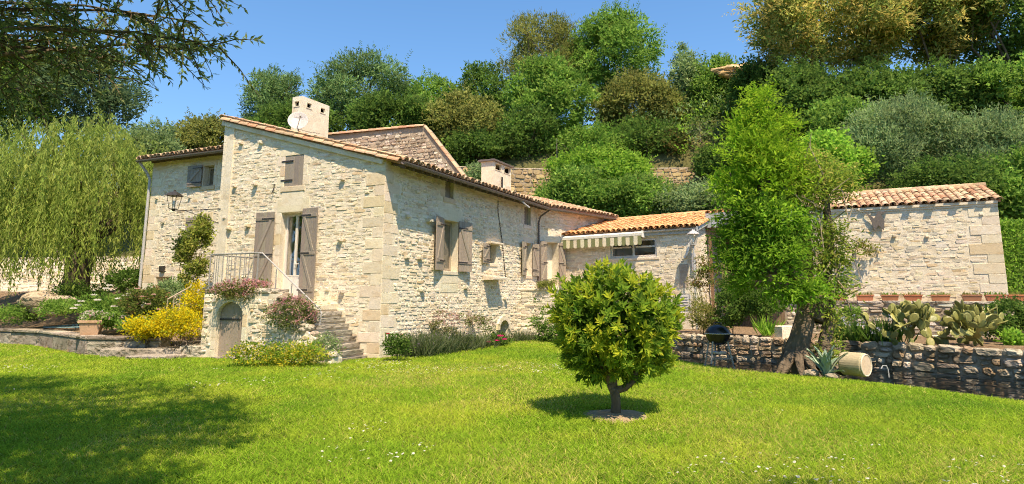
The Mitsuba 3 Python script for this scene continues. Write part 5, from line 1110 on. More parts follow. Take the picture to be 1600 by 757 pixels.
# --- the big tree by the stream, with ivy on its right stem
def big_tree():
    rng = np.random.default_rng(21); k = thing('big_stream_tree', 'tall leaning tree with bright green top and thick hollow trunk beside the stream', 'tree')
    b = at_z(1244, 577, 0); y = b[1]; P = lambda px, py, dy=0: at_y(px, py, y + dy)
    ms = [tube([b - Z * .4, P(1238, 570), P(1250, 530), P(1260, 490), P(1262, 450)], [.50, .30, .22, .20, .19], 14),
          tube([P(1262, 455), P(1235, 420, .1), P(1205, 370, .1), P(1190, 300), P(1186, 220), P(1184, 165)], [.22, .17, .13, .10, .06, .02], 10),
          tube([P(1278, 576, -.15), P(1288, 540, -.1), P(1296, 500, -.05), P(1290, 440), P(1296, 380), P(1290, 310), P(1285, 260)], [.17, .14, .12, .12, .10, .08, .03], 12),
          tube([P(1270, 500, -.05), P(1280, 470), P(1290, 440)], [.22, .2, .18], 10), tube([P(1205, 370), P(1160, 330), P(1140, 270)], [.08, .05, .02], 7), tube([P(1190, 300), P(1220, 250), P(1235, 210)], [.07, .04, .015], 7), tube([P(1235, 420), P(1170, 430), P(1130, 420)], [.08, .05, .02], 7)]
    for i in range(6):
        a = rng.uniform(0, 6.28); ms.append(tube([b + [math.cos(a) * .25, math.sin(a) * .25, .35], b + [math.cos(a) * .6, math.sin(a) * .55, .05], b + [math.cos(a) * .9, math.sin(a) * .8, -.12]], [.12, .08, .03], 6))
    part(k, 'trunk', ms, 'm_bark', True)
    s = y / 900.0; lob = []
    for px, py, rx, rz, dy in ((1190, 168, 22, 28, 0), (1168, 205, 24, 28, .1), (1213, 205, 26, 30, -.1), (1150, 245, 22, 28, 0), (1190, 245, 34, 34, -.3), (1232, 250, 22, 30, .1), (1152, 288, 28, 28, .2), (1198, 296, 38, 36, -.4), (1238, 300, 26, 32, 0), (1145, 332, 26, 26, .0), (1188, 345, 38, 32, -.4), (1232, 352, 32, 32, -.2),
                               (1143, 378, 26, 28, .2), (1180, 396, 36, 32, -.4), (1222, 405, 36, 34, -.5), (1190, 440, 38, 26, -.3), (1240, 446, 32, 26, -.5), (1130, 415, 20, 22, .1), (1160, 446, 22, 20, .2), (1272, 456, 24, 20, -.5), (1195, 300, 34, 50, .5), (1198, 400, 38, 50, .5)):
        e_ = 1.0 if py < 310 else .9; p = P(1194 + (px - 1194) * e_, py, dy); lob.append([p[0], p[1], p[2], rx * s * .84, rx * s * .78, rz * s * .86])
    lob = np.array(lob); up_ = lob[:, 2] > P(1190, 330)[2]
    v1, f1, c1 = foliage(rng, lob[up_], 11000, .135, .042, [((.30,.50,.035), 3), ((.38,.56,.05), 3), ((.20,.36,.03), 2)], per=13, spread=.14, gap=.46, gapf=1.5, up=.3, shell=.35, rag=.95)
    v2, f2, c2 = foliage(rng, lob[~up_], 11000, .13, .045, [((.18,.34,.035), 3), ((.26,.46,.045), 3), ((.13,.24,.03), 2)], per=13, spread=.14, gap=.46, gapf=1.4, droop=.4, shell=.4, rag=.9)
    s1 = sprays(rng, lob[up_], 330, .42, .15, .045, [((.30,.50,.035), 3), ((.38,.56,.05), 3), ((.24,.40,.03), 2)], 16, .55); s2 = sprays(rng, lob[~up_], 300, .40, .15, .05, [((.20,.36,.035), 3), ((.28,.48,.045), 3)], 16, .1)
    mesh, col = join((v1, f1, c1), (v2, f2, c2), s1, s2); part(k, 'crown', mesh, 'm_leaf', False, color=col)
    k2 = thing('climbing_vine', 'olive tinted vine with bare loops smothering the right stem of the big tree', 'vine')
    lob = []
    for px, py, rx, rz in ((1280, 250, 30, 26), (1310, 270, 28, 26), (1270, 290, 36, 34), (1312, 310, 24, 26), (1285, 340, 34, 34), (1300, 385, 28, 34), (1270, 400, 26, 30), (1305, 430, 24, 30), (1318, 462, 16, 20), (1292, 480, 18, 16), (1330, 290, 12, 16), (1300, 505, 13, 20), (1294, 535, 12, 22), (1286, 558, 14, 14), (1310, 560, 10, 10)):
        p = P(1290 + (px - 1290) * .9, py, -.1); lob.append([p[0], p[1], p[2], rx * s * .8, rx * s * .8, rz * s * .85])
    v, f, c = foliage(rng, np.array(lob), 9000, .105, .036, [((.36,.46,.07), 3), ((.28,.40,.06), 3), ((.46,.44,.12), 1.5), ((.18,.27,.05), 1.5)], per=8, spread=.13, gap=.44, gapf=1.4, droop=.3)
    part(k2, 'foliage', (v, f), 'm_leaf', False, color=c); vs = []
    for i in range(26):
        p = P(rng.uniform(1265, 1315), rng.uniform(270, 470), rng.uniform(-.45, -.1)); q = p + rng.normal(size=3) * np.array([.35, .2, .5]); vs.append(tube([p, (p + q) / 2 + rng.normal(size=3) * .22, q, q + rng.normal(size=3) * .3], [.012, .014, .012, .006], 5))
    part(k2, 'stems', vs, 'm_old_mortar')
    return b
BT = big_tree()
# ------------------------------------------------------------------ lawn grass
def lawn_grass():
    rng = np.random.default_rng(3); P_ = []
    lawn_poly = Polygon([(-60, 27), (-24, 22.4), (-15.8, 19.1), (-12.0, 16.1), (-9.5, 15.2), (-8.3, 15.2)] + [tuple((Wf.at(0, 0, 1.75) + UF * u)[:2]) for u in (1.2, 2.0, 3.6, 4.8)] + [tuple(Wr.at(-.05, 0, .25)[:2]), tuple(Wr.at(8.7, 0, .3)[:2]), tuple(Wt.at(UT, 0, .2)[:2])] + BANK + [(36, -20), (-60, -20)])
    prl = prep(lawn_poly.buffer(.05)); tr = np.array([LT[0], LT[1]])
    for y0, y1, den in ((4.6, 6.5, 3600), (6.5, 9, 2500), (9, 12.5, 1500), (12.5, 22, 850)):
        xm = y1 * 1.0 + 1.0; n = int((y1 - y0) * 2 * xm * den); q = np.c_[rng.uniform(-xm, xm * 1.0, n), rng.uniform(y0, y1, n)]
        q = q[shapely.contains_xy(lawn_poly, q[:, 0], q[:, 1])]; q = q[np.hypot(*(q - tr).T) > .36 + .1 * rng.random(len(q))]; P_.append(q)
    q = np.vstack(P_); n = len(q); d = q[:, 1]
    t1 = meshkit.fbm(np.c_[q * 1.3, q[:, 0] * 0], 3, 5); t2 = meshkit.fbm(np.c_[q * .45, q[:, 0] * 0], 3, 9); t3 = meshkit.fbm(np.c_[q * 5, q[:, 0] * 0], 2, 2)
    h = rng.uniform(.025, .06, n) * (.7 + .7 * t3) * (1 + .015 * d); w = (.0032 + .00062 * d) * rng.uniform(.7, 1.3, n)
    edge = np.array([0.0]); bank = seg_dist(q, BANK); h = np.where(bank < .8, h * .7, h)
    an = rng.uniform(0, 2 * np.pi, n); le = rng.normal(size=(n, 2)) * (h * 1.0)[:, None]; z = H(q[:, 0], q[:, 1]) - .004
    s = np.c_[np.cos(an), np.sin(an)] * w[:, None]
    v = np.stack([np.c_[q - s, z], np.c_[q + s, z], np.c_[q + le, z + h]], 1).reshape(-1, 3); f = np.arange(3 * n).reshape(-1, 3)
    a = np.array([.29, .46, .04]); b = np.array([.44, .55, .06]); c = np.array([.56, .54, .16]); dk = np.array([.19, .36, .035])
    m = np.clip((t1 - .35) * 2.2, 0, 1)[:, None]; col = a * (1 - m) + b * m
    m = np.clip((.42 - t2) * 3.5, 0, 1)[:, None]; col = col * (1 - m) + dk * m
    dry = (rng.random(n) < .05 + .30 * np.clip((t2 - .52) * 5, 0, 1))[:, None]; col = np.where(dry, c, col) * rng.uniform(.78, 1.22, (n, 1))
    solo('lawn_grass', (v, f), 'm_leaf', 'short green grass blades of the lawn', None, kind='stuff', color=np.repeat(col, 3, 0))
    # daisies, in loose drifts
    k = 26000; q2 = np.c_[rng.uniform(-17, 10, k), rng.uniform(5.0, 19, k)]; dens = meshkit.fbm(np.c_[q2 * .55, q2[:, 0] * 0], 3, 41)
    q2 = q2[(dens > .655) & shapely.contains_xy(lawn_poly, q2[:, 0], q2[:, 1])]; q2 = q2[rng.random(len(q2)) < .55]; m = len(q2); r = rng.uniform(.009, .017, m)
    z2 = H(q2[:, 0], q2[:, 1]) + rng.uniform(.045, .08, m); ang = np.arange(6) * np.pi / 3; tl = rng.normal(size=(m, 2)) * .25
    ring = np.stack([q2[:, None, 0] + r[:, None] * np.cos(ang), q2[:, None, 1] + r[:, None] * np.sin(ang), z2[:, None] + r[:, None] * (tl[:, :1] * np.cos(ang) + tl[:, 1:] * np.sin(ang))], -1)
    v = np.concatenate([ring, np.c_[q2, z2 + r * .3][:, None]], 1).reshape(-1, 3); i = np.arange(6); f = (np.stack([i, (i + 1) % 6, np.full(6, 6)], 1)[None] + (np.arange(m) * 7)[:, None, None]).reshape(-1, 3)
    solo('lawn_daisies', (v, f), 'm_leaf', 'tiny white daisies scattered over the lawn', None, kind='stuff', color=np.tile([.75, .74, .70], (len(v), 1)))
lawn_grass()

# ------------------------------------------------------------------ flower beds
def flowers(k, lobes, n, size, pal, seed, petals=7, outer=.92, spread=.03, name='flowers', up_only=True, zoff=0.0, front=True):
    """heads of small petals on the outside of a plant"""
    rng = np.random.default_rng(seed); lob = np.asarray(lobes, float); r3 = lob[:, 3:6] if lob.shape[1] > 4 else np.repeat(lob[:, 3:4], 3, 1)
    kk = rng.choice(len(lob), n * 4); d = sphere_dirs(n * 4, rng); p = lob[kk, :3] + d * r3[kk] * outer
    ok = (d[:, 2] > -.1) if up_only else (d[:, 2] > -2)
    for j in range(len(lob)): ok &= ~((np.linalg.norm((p - lob[j, :3]) / r3[j], axis=1) < outer * .9) & (kk != j))
    p, d = p[ok][:n], d[ok][:n]; m = len(p); g = np.repeat(np.arange(m), petals); N = len(g)
    ax = sphere_dirs(N, rng) * .8 + d[g] * .7; q = p[g] + rng.normal(size=(N, 3)) * spread + np.array([0, 0, zoff])
    s = size * rng.uniform(.7, 1.2, N); v, f, c = leaf_quads(q, ax, d[g] + rng.normal(size=(N, 3)) * .4, s, s * .8, pick(pal, N, rng, .12, g)); return part(k, name, (v, f), 'm_leaf', False, color=c)
def rose_head(k, c, r, col, rng, name='bloom'):
    ms, cs = [], []
    for ring, (m, tilt, s) in enumerate(((4, .35, .55), (6, .75, .8), (7, 1.15, 1.0))):
        for i in range(m):
            a = 2 * np.pi * i / m + ring * .6 + rng.uniform(-.15, .15); o = np.array([math.cos(a), math.sin(a), 0]); ax = o * math.sin(tilt) + Z * math.cos(tilt)
            v, f, cc = leaf_quads(np.array([c + o * r * .08]), ax[None], (o * -math.cos(tilt) + Z * math.sin(tilt))[None], r * s, r * s * .9, np.array([np.array(col) * rng.uniform(.85, 1.1)]), -.2); ms.append((v, f)); cs.append(cc)
    return part(k, name, ms, 'm_leaf', False, color=np.vstack(cs))
PETAL_W = [((.78,.76,.70), 4), ((.72,.62,.58), 1)]; PETAL_P = [((.62,.34,.36), 3), ((.68,.45,.45), 2), ((.52,.24,.28), 1.5)]; PETAL_M = [((.70,.06,.28), 3), ((.75,.14,.36), 2)]
near = dict(per=7, spread=.07, gap=.36, gapf=2.0)
# yellow shrubs by the arched door
GOLD = [((.74,.60,.02), 4), ((.60,.56,.03), 3), ((.36,.42,.04), 2)]
for i, (a, b, c, d, y, lb) in enumerate(((200, 487, 262, 533, 16.0, 'low golden yellow shrub on the left, above the steps'), (240, 478, 330, 535, 15.9, 'golden yellow shrub beside the arched cellar door'), (283, 440, 322, 500, 16.6, 'tall golden shoot of the yellow planting under the climber'))):
    bush('golden_shrub', lb, a, b, c, d, y, 3600 if i < 2 else 1800, .07, .035, GOLD, 300 + i, group='golden yellow shrubs', r=.02, **near)
# white roses of the raised bed
kr, lr = bush('rose_bush', 'large green rose bush with white blooms on the raised bed', 108, 458, 205, 515, 18.2, 5000, .08, .045, G_MID, 311, r=.02, **near)
rng = np.random.default_rng(4)
for px, py, y in ((122, 478, 17.6), (115, 483, 17.5), (127, 472, 17.6), (146, 462, 18.2), (166, 452, 18.4), (196, 463, 17.7), (203, 460, 17.6), (207, 466, 17.6), (185, 468, 17.6), (178, 480, 17.5), (226, 478, 17.2), (171, 447, 18.6), (152, 470, 17.5)):
    rose_head(kr, at_y(px, py, y), .11, (.82, .80, .76), rng)
kr2, lr2 = bush('rose_bush', 'green rose bush with pale pink blooms right of the white one', 190, 450, 268, 508, 17.6, 4500, .08, .045, [((.14,.20,.045), 3), ((.19,.24,.06), 2), ((.30,.20,.10), 1)], 312, r=.02, **near)
for px, py, y in ((215, 452, 17.0), (232, 476, 16.8), (248, 484, 16.7), (222, 464, 17.0), (240, 461, 17.1)): rose_head(kr2, at_y(px, py, y), .07, (.74, .52, .48), rng)
bush('leafy_shrub', 'dark shrub in the shade between willow and left wing', 160, 420, 232, 465, 22.5, 3000, .10, .06, G_DARK, 313, r=.03, **near)
bush('leafy_shrub', 'grey green shrub at the foot of the left wing', 235, 440, 300, 492, 18.6, 3500, .09, .04, G_GREY, 314, r=.02, **near)
bush('wall_climber', 'pale green climbing plant between the left wing and the front gable', 276, 350, 326, 470, 18.9, 4200, .11, .06, [((.36,.40,.09), 3), ((.26,.33,.07), 3), ((.46,.44,.15), 1)], 315, cat_='climber', r=.03, dy=.5, nl=14, rel=.38, **{**near, 'gap': .47})
bush('wall_climber', 'upper part of another climber over the lower wing window', 296, 338, 330, 395, 19.1, 1600, .11, .06, [((.36,.40,.09), 3), ((.26,.33,.07), 3)], 316, cat_='climber', r=.02, dy=.5, **near)
for i, (a, b, c, d, y, lb) in enumerate(((58, 470, 128, 500, 19.4, 'low green ground cover behind the boulders at the left edge'), (150, 486, 222, 512, 17.6, 'low leafy plants in front of the rose bushes'), (86, 442, 160, 474, 21.6, 'dark ground cover in the willow shade'), (-10, 478, 66, 508, 20.4, 'leafy ground cover at the far left end of the raised bed'), (196, 496, 250, 518, 17.0, 'small mixed plants between the roses and the golden shrubs'))):
    kk_, ll_ = bush('ground_cover', lb, a, b, c, d, y, 2600, .08, .045, (G_DARK if i == 2 else G_MID), 600 + i, cat_='plant', dy=1.2, nl=14, rel=.40, trunk=False, **near)
    if i in (1, 4): flowers(kk_, ll_, 26, .05, PETAL_W + [((.66,.42,.46), 2)], 620 + i)
# in front of the stairs
kb, lb_ = bush('euonymus_shrub', 'low variegated yellow and green shrub at the foot of the stairs', 352, 534, 515, 578, 13.6, 5200, .06, .035, [((.24,.38,.04), 4), ((.58,.54,.05), 3), ((.15,.26,.04), 2), ((.62,.56,.18), 1)], 320, dy=.35, nl=16, rel=.40, trunk=False, **near)
YW = float(Wl.at(Wl.uv(450, 495)[0], 0)[1])
kv, lv = bush('valerian', 'pink flowering valerian hanging over the landing edge', 330, 438, 436, 474, YW + .55, 2400, .06, .028, [((.20,.25,.06), 3), ((.28,.26,.10), 1)], 321, cat_='flower', dy=.3, nl=14, rel=.36, trunk=False, **near)
flowers(kv, lv, 230, .042, PETAL_P, 1)
kv, lv = bush('valerian', 'bushy pink valerian on the wall beside the stairs', 415, 466, 494, 526, YW - .05, 3200, .06, .028, [((.13,.18,.05), 3), ((.18,.22,.06), 2)], 322, cat_='flower', dy=.5, nl=12, trunk=False, **near)
flowers(kv, lv, 210, .042, PETAL_P, 2)
bush('trailing_plant', 'grey green trailing plant on the lowest steps', 478, 520, 530, 570, 14.2, 1500, .06, .025, G_GREY, 323, cat_='plant', dy=.4, trunk=False, **near)
# border along the side wall
def tuft(name, label, px, py0, py1, y, w, n, col, seed, cat_='plant', group=None, lean=.35, bw=.006, flower=None, fs=.03, fn_=0):
    """upright narrow leaves or stems from one foot"""
    rng = np.random.default_rng(seed); t = at_y(px, py0, y); g0 = at_y(px, py1, y); z0 = g0[2]; h = t[2] - z0
    q = np.c_[g0[0] + rng.normal(0, w * .3, n), g0[1] + rng.normal(0, w * .22, n), np.full(n, z0)]; dirs = np.c_[rng.normal(0, lean, (n, 2)), np.ones(n)] + np.c_[(q[:, 0] - g0[0]) * .7, (q[:, 1] - g0[1]) * .7, np.zeros(n)]
    L_ = h * rng.uniform(.6, 1.05, n); k = thing(name, label, cat_, group)
    v, f, c = leaf_quads(q, dirs, rng.normal(size=(n, 3)), L_, bw * rng.uniform(.7, 1.5, n), pick(col, n, rng, .2), .3); part(k, 'leaves', (v, f), 'm_leaf', False, color=c)
    if flower:
        i = rng.choice(n, fn_); p = q[i] + dirs[i] / np.linalg.norm(dirs[i], axis=1, keepdims=True) * L_[i, None]; g = np.repeat(np.arange(fn_), 5); N = len(g); s = fs * rng.uniform(.7, 1.3, N)
        v, f, c = leaf_quads(p[g] + rng.normal(size=(N, 3)) * fs * .5, sphere_dirs(N, rng) + [0, 0, .4], sphere_dirs(N, rng), s, s * .6, pick(flower, N, rng, .1, g)); part(k, 'flowers', (v, f), 'm_leaf', False, color=c)
    return k
LAV = [((.17,.22,.11), 3), ((.22,.27,.15), 2), ((.13,.19,.06), 2)]
def wall_y(px, w): u = Wr.uv(px, 520, w)[0]; return float(Wr.at(u, 0, w)[1])
for i, (px, py0, py1, w) in enumerate(((648, 516, 560, .55), (668, 512, 559, .6), (690, 518, 557, .6), (712, 510, 556, .6), (734, 516, 553, .6), (752, 520, 551, .5), (812, 512, 547, .6), (832, 518, 546, .5), (852, 516, 545, .5))):
    y = wall_y(px, .62); zb_ = EYE[2] - y * (py1 - 463) / 900.0
    tuft('lavender', ['lavender clump beside the small red rose, nearest the house corner', 'second lavender clump from the house corner', 'third lavender clump from the house corner', 'fourth lavender clump from the house corner', 'fifth lavender clump from the house corner', 'lavender clump just left of the magenta peony', 'lavender clump just right of the magenta peony', 'middle lavender clump between peony and terrace wall', 'lavender clump beside the dark rose at the terrace wall'][i], px, py0, py1 + 3, y, w, 420, LAV, 330 + i, group=['lavender along the side wall', 'lavender left of the terrace'][i > 5], bw=.016, flower=[((.36,.30,.36), 2), ((.30,.30,.22), 2)], fs=.03, fn_=60)
kv, lv = bush('valerian', 'tall pink valerian against the middle of the side wall', 655, 486, 728, 530, wall_y(690, .3), 2000, .06, .03, [((.20,.25,.08), 3), ((.28,.27,.12), 2)], 345, cat_='flower', dy=.3, trunk=False, **{**near, 'gap': .45}); flowers(kv, lv, 130, .04, [((.58,.40,.38), 3), ((.62,.50,.45), 2)], 5)
kv, lv = bush('valerian', 'pale pink valerian in front of the culvert mouth', 715, 488, 775, 535, wall_y(745, .3), 1700, .06, .03, [((.18,.24,.07), 3), ((.26,.26,.11), 2)], 346, cat_='flower', dy=.3, trunk=False, **{**near, 'gap': .45}); flowers(kv, lv, 90, .04, [((.58,.40,.40), 3), ((.66,.54,.50), 2)], 6)
kr, lr = bush('rose_bush', 'small rose bush with one red bloom at the house corner', 603, 522, 640, 560, 14.6, 1500, .06, .04, G_DARK, 347, trunk=True, r=.012, **near)
rose_head(kr, at_y(606, 522, 14.4), .055, (.55, .03, .05), rng); rose_head(kr, at_y(628, 524, 14.6), .05, (.60, .30, .30), rng)
kp, lp_ = bush('peony', 'magenta peony in the border beside the lavender', 755, 522, 800, 548, wall_y(776, .9), 900, .09, .045, G_DARK, 348, cat_='flower', trunk=False, **near)
for px, py, r in ((782, 526, .12), (788, 531, .10), (763, 535, .09), (777, 533, .09)): rose_head(kp, at_y(px, py, wall_y(776, 1.15)), r, (.72, .07, .30), rng)
kv, lv = bush('rose_bush', 'dark leaved rose bush with pale blooms against the terrace wall', 840, 500, 888, 546, 20.6, 2200, .08, .05, G_DARK, 349, r=.015, **near); flowers(kv, lv, 16, .07, [((.74,.60,.58), 2)], 8)
bush('leafy_shrub', 'thin climbing rose stem with few leaves on the terrace wall', 828, 468, 856, 520, 20.9, 700, .08, .045, G_MID, 350, dy=.3, r=.012, **{**near, 'gap': .5})
bush('terrace_plants', 'low yellowish plants along the terrace top', 838, 439, 898, 452, 22.0, 1500, .07, .03, [((.28,.30,.09), 3), ((.20,.26,.06), 2)], 351, cat_='plant', dy=.25, nl=12, rel=.34, trunk=False, **near)
# bed along the stream
def RY(px, back): # a point behind the stream wall
    best = min(((abs(PCX + PF * a[0] / a[1] * .99 - px), i) for i, a in enumerate(RETS)), key=lambda t: t[0])[1]
    return float(RETS[best][1] + back)
RETS = [np.array(RW[i]) + (np.array(RW[i + 1]) - np.array(RW[i])) * t for i in range(len(RW) - 1) for t in np.linspace(0, 1, 60)]
bush('bamboo_shrub', 'yellowish green shrub by the louvered cabinet', 1072, 462, 1124, 528, RY(1095, .9), 2200, .12, .03, [((.34,.33,.11), 3), ((.24,.28,.07), 3)], 360, r=.015, **near)
bush('leafy_shrub', 'dark shrub under the left side of the big tree', 1105, 430, 1180, 520, RY(1140, 1.0), 4200, .09, .05, G_DARK, 361, r=.02, **near)
bush('leafy_shrub', 'loose shrub with reddish leaves under the big tree', 1070, 400, 1130, 470, RY(1100, 1.3), 1600, .09, .04, [((.20,.22,.06), 3), ((.30,.20,.08), 1)], 362, r=.02, **{**near, 'gap': .46})
bush('leafy_shrub', 'dark shrub with a slim bare stem left of the big trunk', 1160, 450, 1222, 505, RY(1190, .9), 2400, .09, .05, G_DARK, 363, r=.03, **near)
tuft('leafy_tuft', 'upright bright green tuft beside the white block', 1198, 488, 526, RY(1198, .5), .35, 60, G_BRIGHT, 364, lean=.5, bw=.05)
p = at_y(1226, 524, RY(1226, .5)); solo('stone_block', bevel_box(p[0], p[1], .36, .42, .3, .42, .3, .03), 'm_ashlar', 'pale squared stone block on the bed left of the big trunk', 'stone')
for i, (px, w) in enumerate(((1325, .5), (1345, .4), (1362, .55), (1380, .45), (1398, .4), (1312, .3))):
    tuft('iris', ['second iris clump from the big trunk', 'third iris clump from the big trunk, the tallest', 'middle iris clump of the raised bed, fourth from the big trunk', 'fifth iris clump, second left of the cactus', 'iris clump touching the left side of the cactus', 'small iris clump nearest the big trunk'][i], px, 488 + 5 * (i % 3), 541, RY(px, .45), w, 75, [((.10,.20,.04), 3), ((.15,.27,.05), 2), ((.18,.26,.10), 1)], 370 + i, cat_='flower', group='irises right of the big tree' if i < 3 else 'irises beside the cactus', lean=.30, bw=.035, flower=[((.55,.57,.70), 3), ((.70,.68,.70), 1)], fs=.06, fn_=4)
bush('leafy_shrub', 'dark green leafy shrub right of the cactus', 1540, 472, 1625, 545, 15.6, 4500, .08, .055, G_DARK, 378, r=.02, **near)
bush('leafy_shrub', 'yellow green ground plant at the right end of the bed', 1560, 522, 1602, 546, 14.6, 500, .12, .06, G_BRIGHT, 379, cat_='plant', dy=.4, trunk=False, **near)
bush('leafy_shrub', 'low green plant at the foot of the annex wall, left end', 1300, 478, 1345, 505, 18.0, 1200, .08, .04, G_MID, 380, dy=.5, trunk=False, **near)
bush('ivy_patch', 'thin sprig of ivy on the annex wall', 1330, 366, 1385, 402, 18.55, 420, .10, .05, [((.24,.28,.06), 3), ((.33,.30,.10), 1)], 381, cat_='climber', dy=.08, trunk=False, **{**near, 'gap': .5})
# hedge at the right edge
def hedge():
    rng = np.random.default_rng(61); k = thing('clipped_hedge', 'tall clipped green hedge at the right edge beyond the annex', 'hedge'); n = 24000
    a, b = at_y(1562, 470, 19.0), at_y(1700, 470, 19.0); z1 = at_y(1580, 346, 19.0)[2]; z0 = 1.4; fc = rng.random(n)
    q = np.c_[rng.uniform(a[0], b[0] + 2, n), rng.uniform(19.0, 20.4, n), rng.uniform(z0, z1, n)]
    q[fc < .62, 1] = 19.0 + rng.exponential(.14, (fc < .62).sum()); q[fc > .85, 2] = z1 - rng.exponential(.05, (fc > .85).sum()); s = (fc >= .62) & (fc <= .85); q[s, 0] = a[0] + rng.exponential(.05, s.sum())
    q += .05 * rng.normal(size=q.shape); nrm = np.where((fc > .85)[:, None], Z, np.where(s[:, None], -X, -Y))
    v, f, c = leaf_quads(q, rng.normal(size=(n, 3)) * .6 + nrm * .3 + Z * .3, nrm + rng.normal(size=(n, 3)) * .5, rng.uniform(.08, .13, n), rng.uniform(.05, .07, n), pick(G_BRIGHT + G_MID, n, rng)); part(k, 'foliage', (v, f), 'm_leaf', False, color=c)
    part(k, 'stems', [rod([x, 19.7, 1.2], [x, 19.7, z1 - .3], .04) for x in np.arange(a[0] + .3, b[0] + 2, .6)], 'm_bark')
hedge()
# prickly pear
def cactus():
    rng = np.random.default_rng(17); k = thing('prickly_pear', 'sprawling prickly pear cactus with many flat pads on the raised bed', 'cactus'); y0 = RY(1465, .75); pads = []
    def pad(o, d, face, L_, W_):
        n = 12; an = np.linspace(0, 2 * np.pi, n, endpoint=False); s = np.cross(d, face); s = s / np.linalg.norm(s); fc = np.cross(s, d)
        c = o + d * L_ * .5; out = [c + d * math.cos(a) * L_ * .5 + s * math.sin(a) * W_ * .5 * (1 + .18 * math.cos(a)) for a in an]; inn = [c + (p - c) * .80 for p in out]
        v = [*out] + [p + fc * .013 for p in inn] + [p - fc * .013 for p in inn] + [c + fc * .017, c - fc * .017]; f = []
        for i in range(n):
            j = (i + 1) % n; f += [[i, j, n + j], [i, n + j, n + i], [j, i, 2*n + i], [j, 2*n + i, 2*n + j], [n + i, n + j, 3*n], [2*n + j, 2*n + i, 3*n + 1]]
        return M(v, f)
    def grow(o, d, lv):
        L_ = rng.uniform(.20, .30); W_ = L_ * rng.uniform(.55, .72); face = nz(rng.normal(size=3) * [1, 1, .3]); face = face - d * (face @ d); face = nz(face) if np.linalg.norm(face) > .1 else nz(np.cross(d, X))
        pads.append(pad(o, d, face, L_, W_)); tip = o + d * L_ * .96
        if lv < 4:
            for _ in range(rng.choice([1, 1, 2, 2, 3])):
                if tip[2] > 1.62: continue
                s = np.cross(d, face); nd = nz(d * .7 + s * rng.uniform(-.85, .85) + rng.normal(size=3) * .3 + Z * .25)
                grow(tip - d * L_ * .06 + s * rng.uniform(-.4, .4) * W_, nd, lv + 1)
    for px in (1402, 1416, 1430, 1446, 1458, 1470, 1482, 1495, 1508, 1522, 1537):
        for r_ in range(2):
            if rng.random() < .25: continue
            b = at_y(px + rng.uniform(-5, 5), 540, y0 + rng.uniform(-.35, .55)); b[2] = .38; grow(b, nz([rng.normal(0, .35), rng.normal(-.1, .3), 1]), 0)
    pads_ = pads[:299]
    for m in pads_: part(k, 'pad', m, 'm_pad', False)
    if len(pads) > 299: part(k, 'small_pads', pads[299:], 'm_pad', False, kind='stuff')
PAL['m_pad'] = ((.20,.21,.06), (.27,.27,.085), (.15,.18,.06), .25, .12, 'm_satin'); PAL['m_agave'] = ((.20,.29,.21), (.26,.35,.26), (.34,.36,.20), .15, .1, 'm_satin')
cactus()
# agave beside the trunk
def agave():
    rng = np.random.default_rng(19); k = thing('agave', 'blue green agave with stiff pointed leaves at the foot of the big tree', 'agave'); b = at_z(1292, 590, 0); b[2] = -.02; s = b[1] / 900.0
    for i in range(17):
        a = i * 2.4; el = rng.uniform(.55, 1.35) if i > 4 else rng.uniform(1.1, 1.5); L_ = rng.uniform(.45, .72); d = np.array([math.cos(a) * math.cos(el), math.sin(a) * math.cos(el), math.sin(el)]); sd = nz(np.cross(d, Z)); up = np.cross(sd, d); v = []
        ts = [0, .2, .45, .7, .88, 1]; ws = [.05, .075, .085, .06, .03, .003]
        for t, w in zip(ts, ws):
            c = b + d * L_ * t + np.array([0, 0, -.10 * math.cos(el)]) * t ** 2 + up * .05 * math.sin(t * 3); v += [c - sd * w + up * .02, c - up * .014, c + sd * w + up * .02, c + up * .004]
        f = []
        for j in range(5):
            for e in range(4): p_, q_ = j * 4 + e, j * 4 + (e + 1) % 4; f += [[p_, q_, q_ + 4], [p_, q_ + 4, p_ + 4]]
        part(k, 'leaf', M(v, f), 'm_agave', True)
agave()

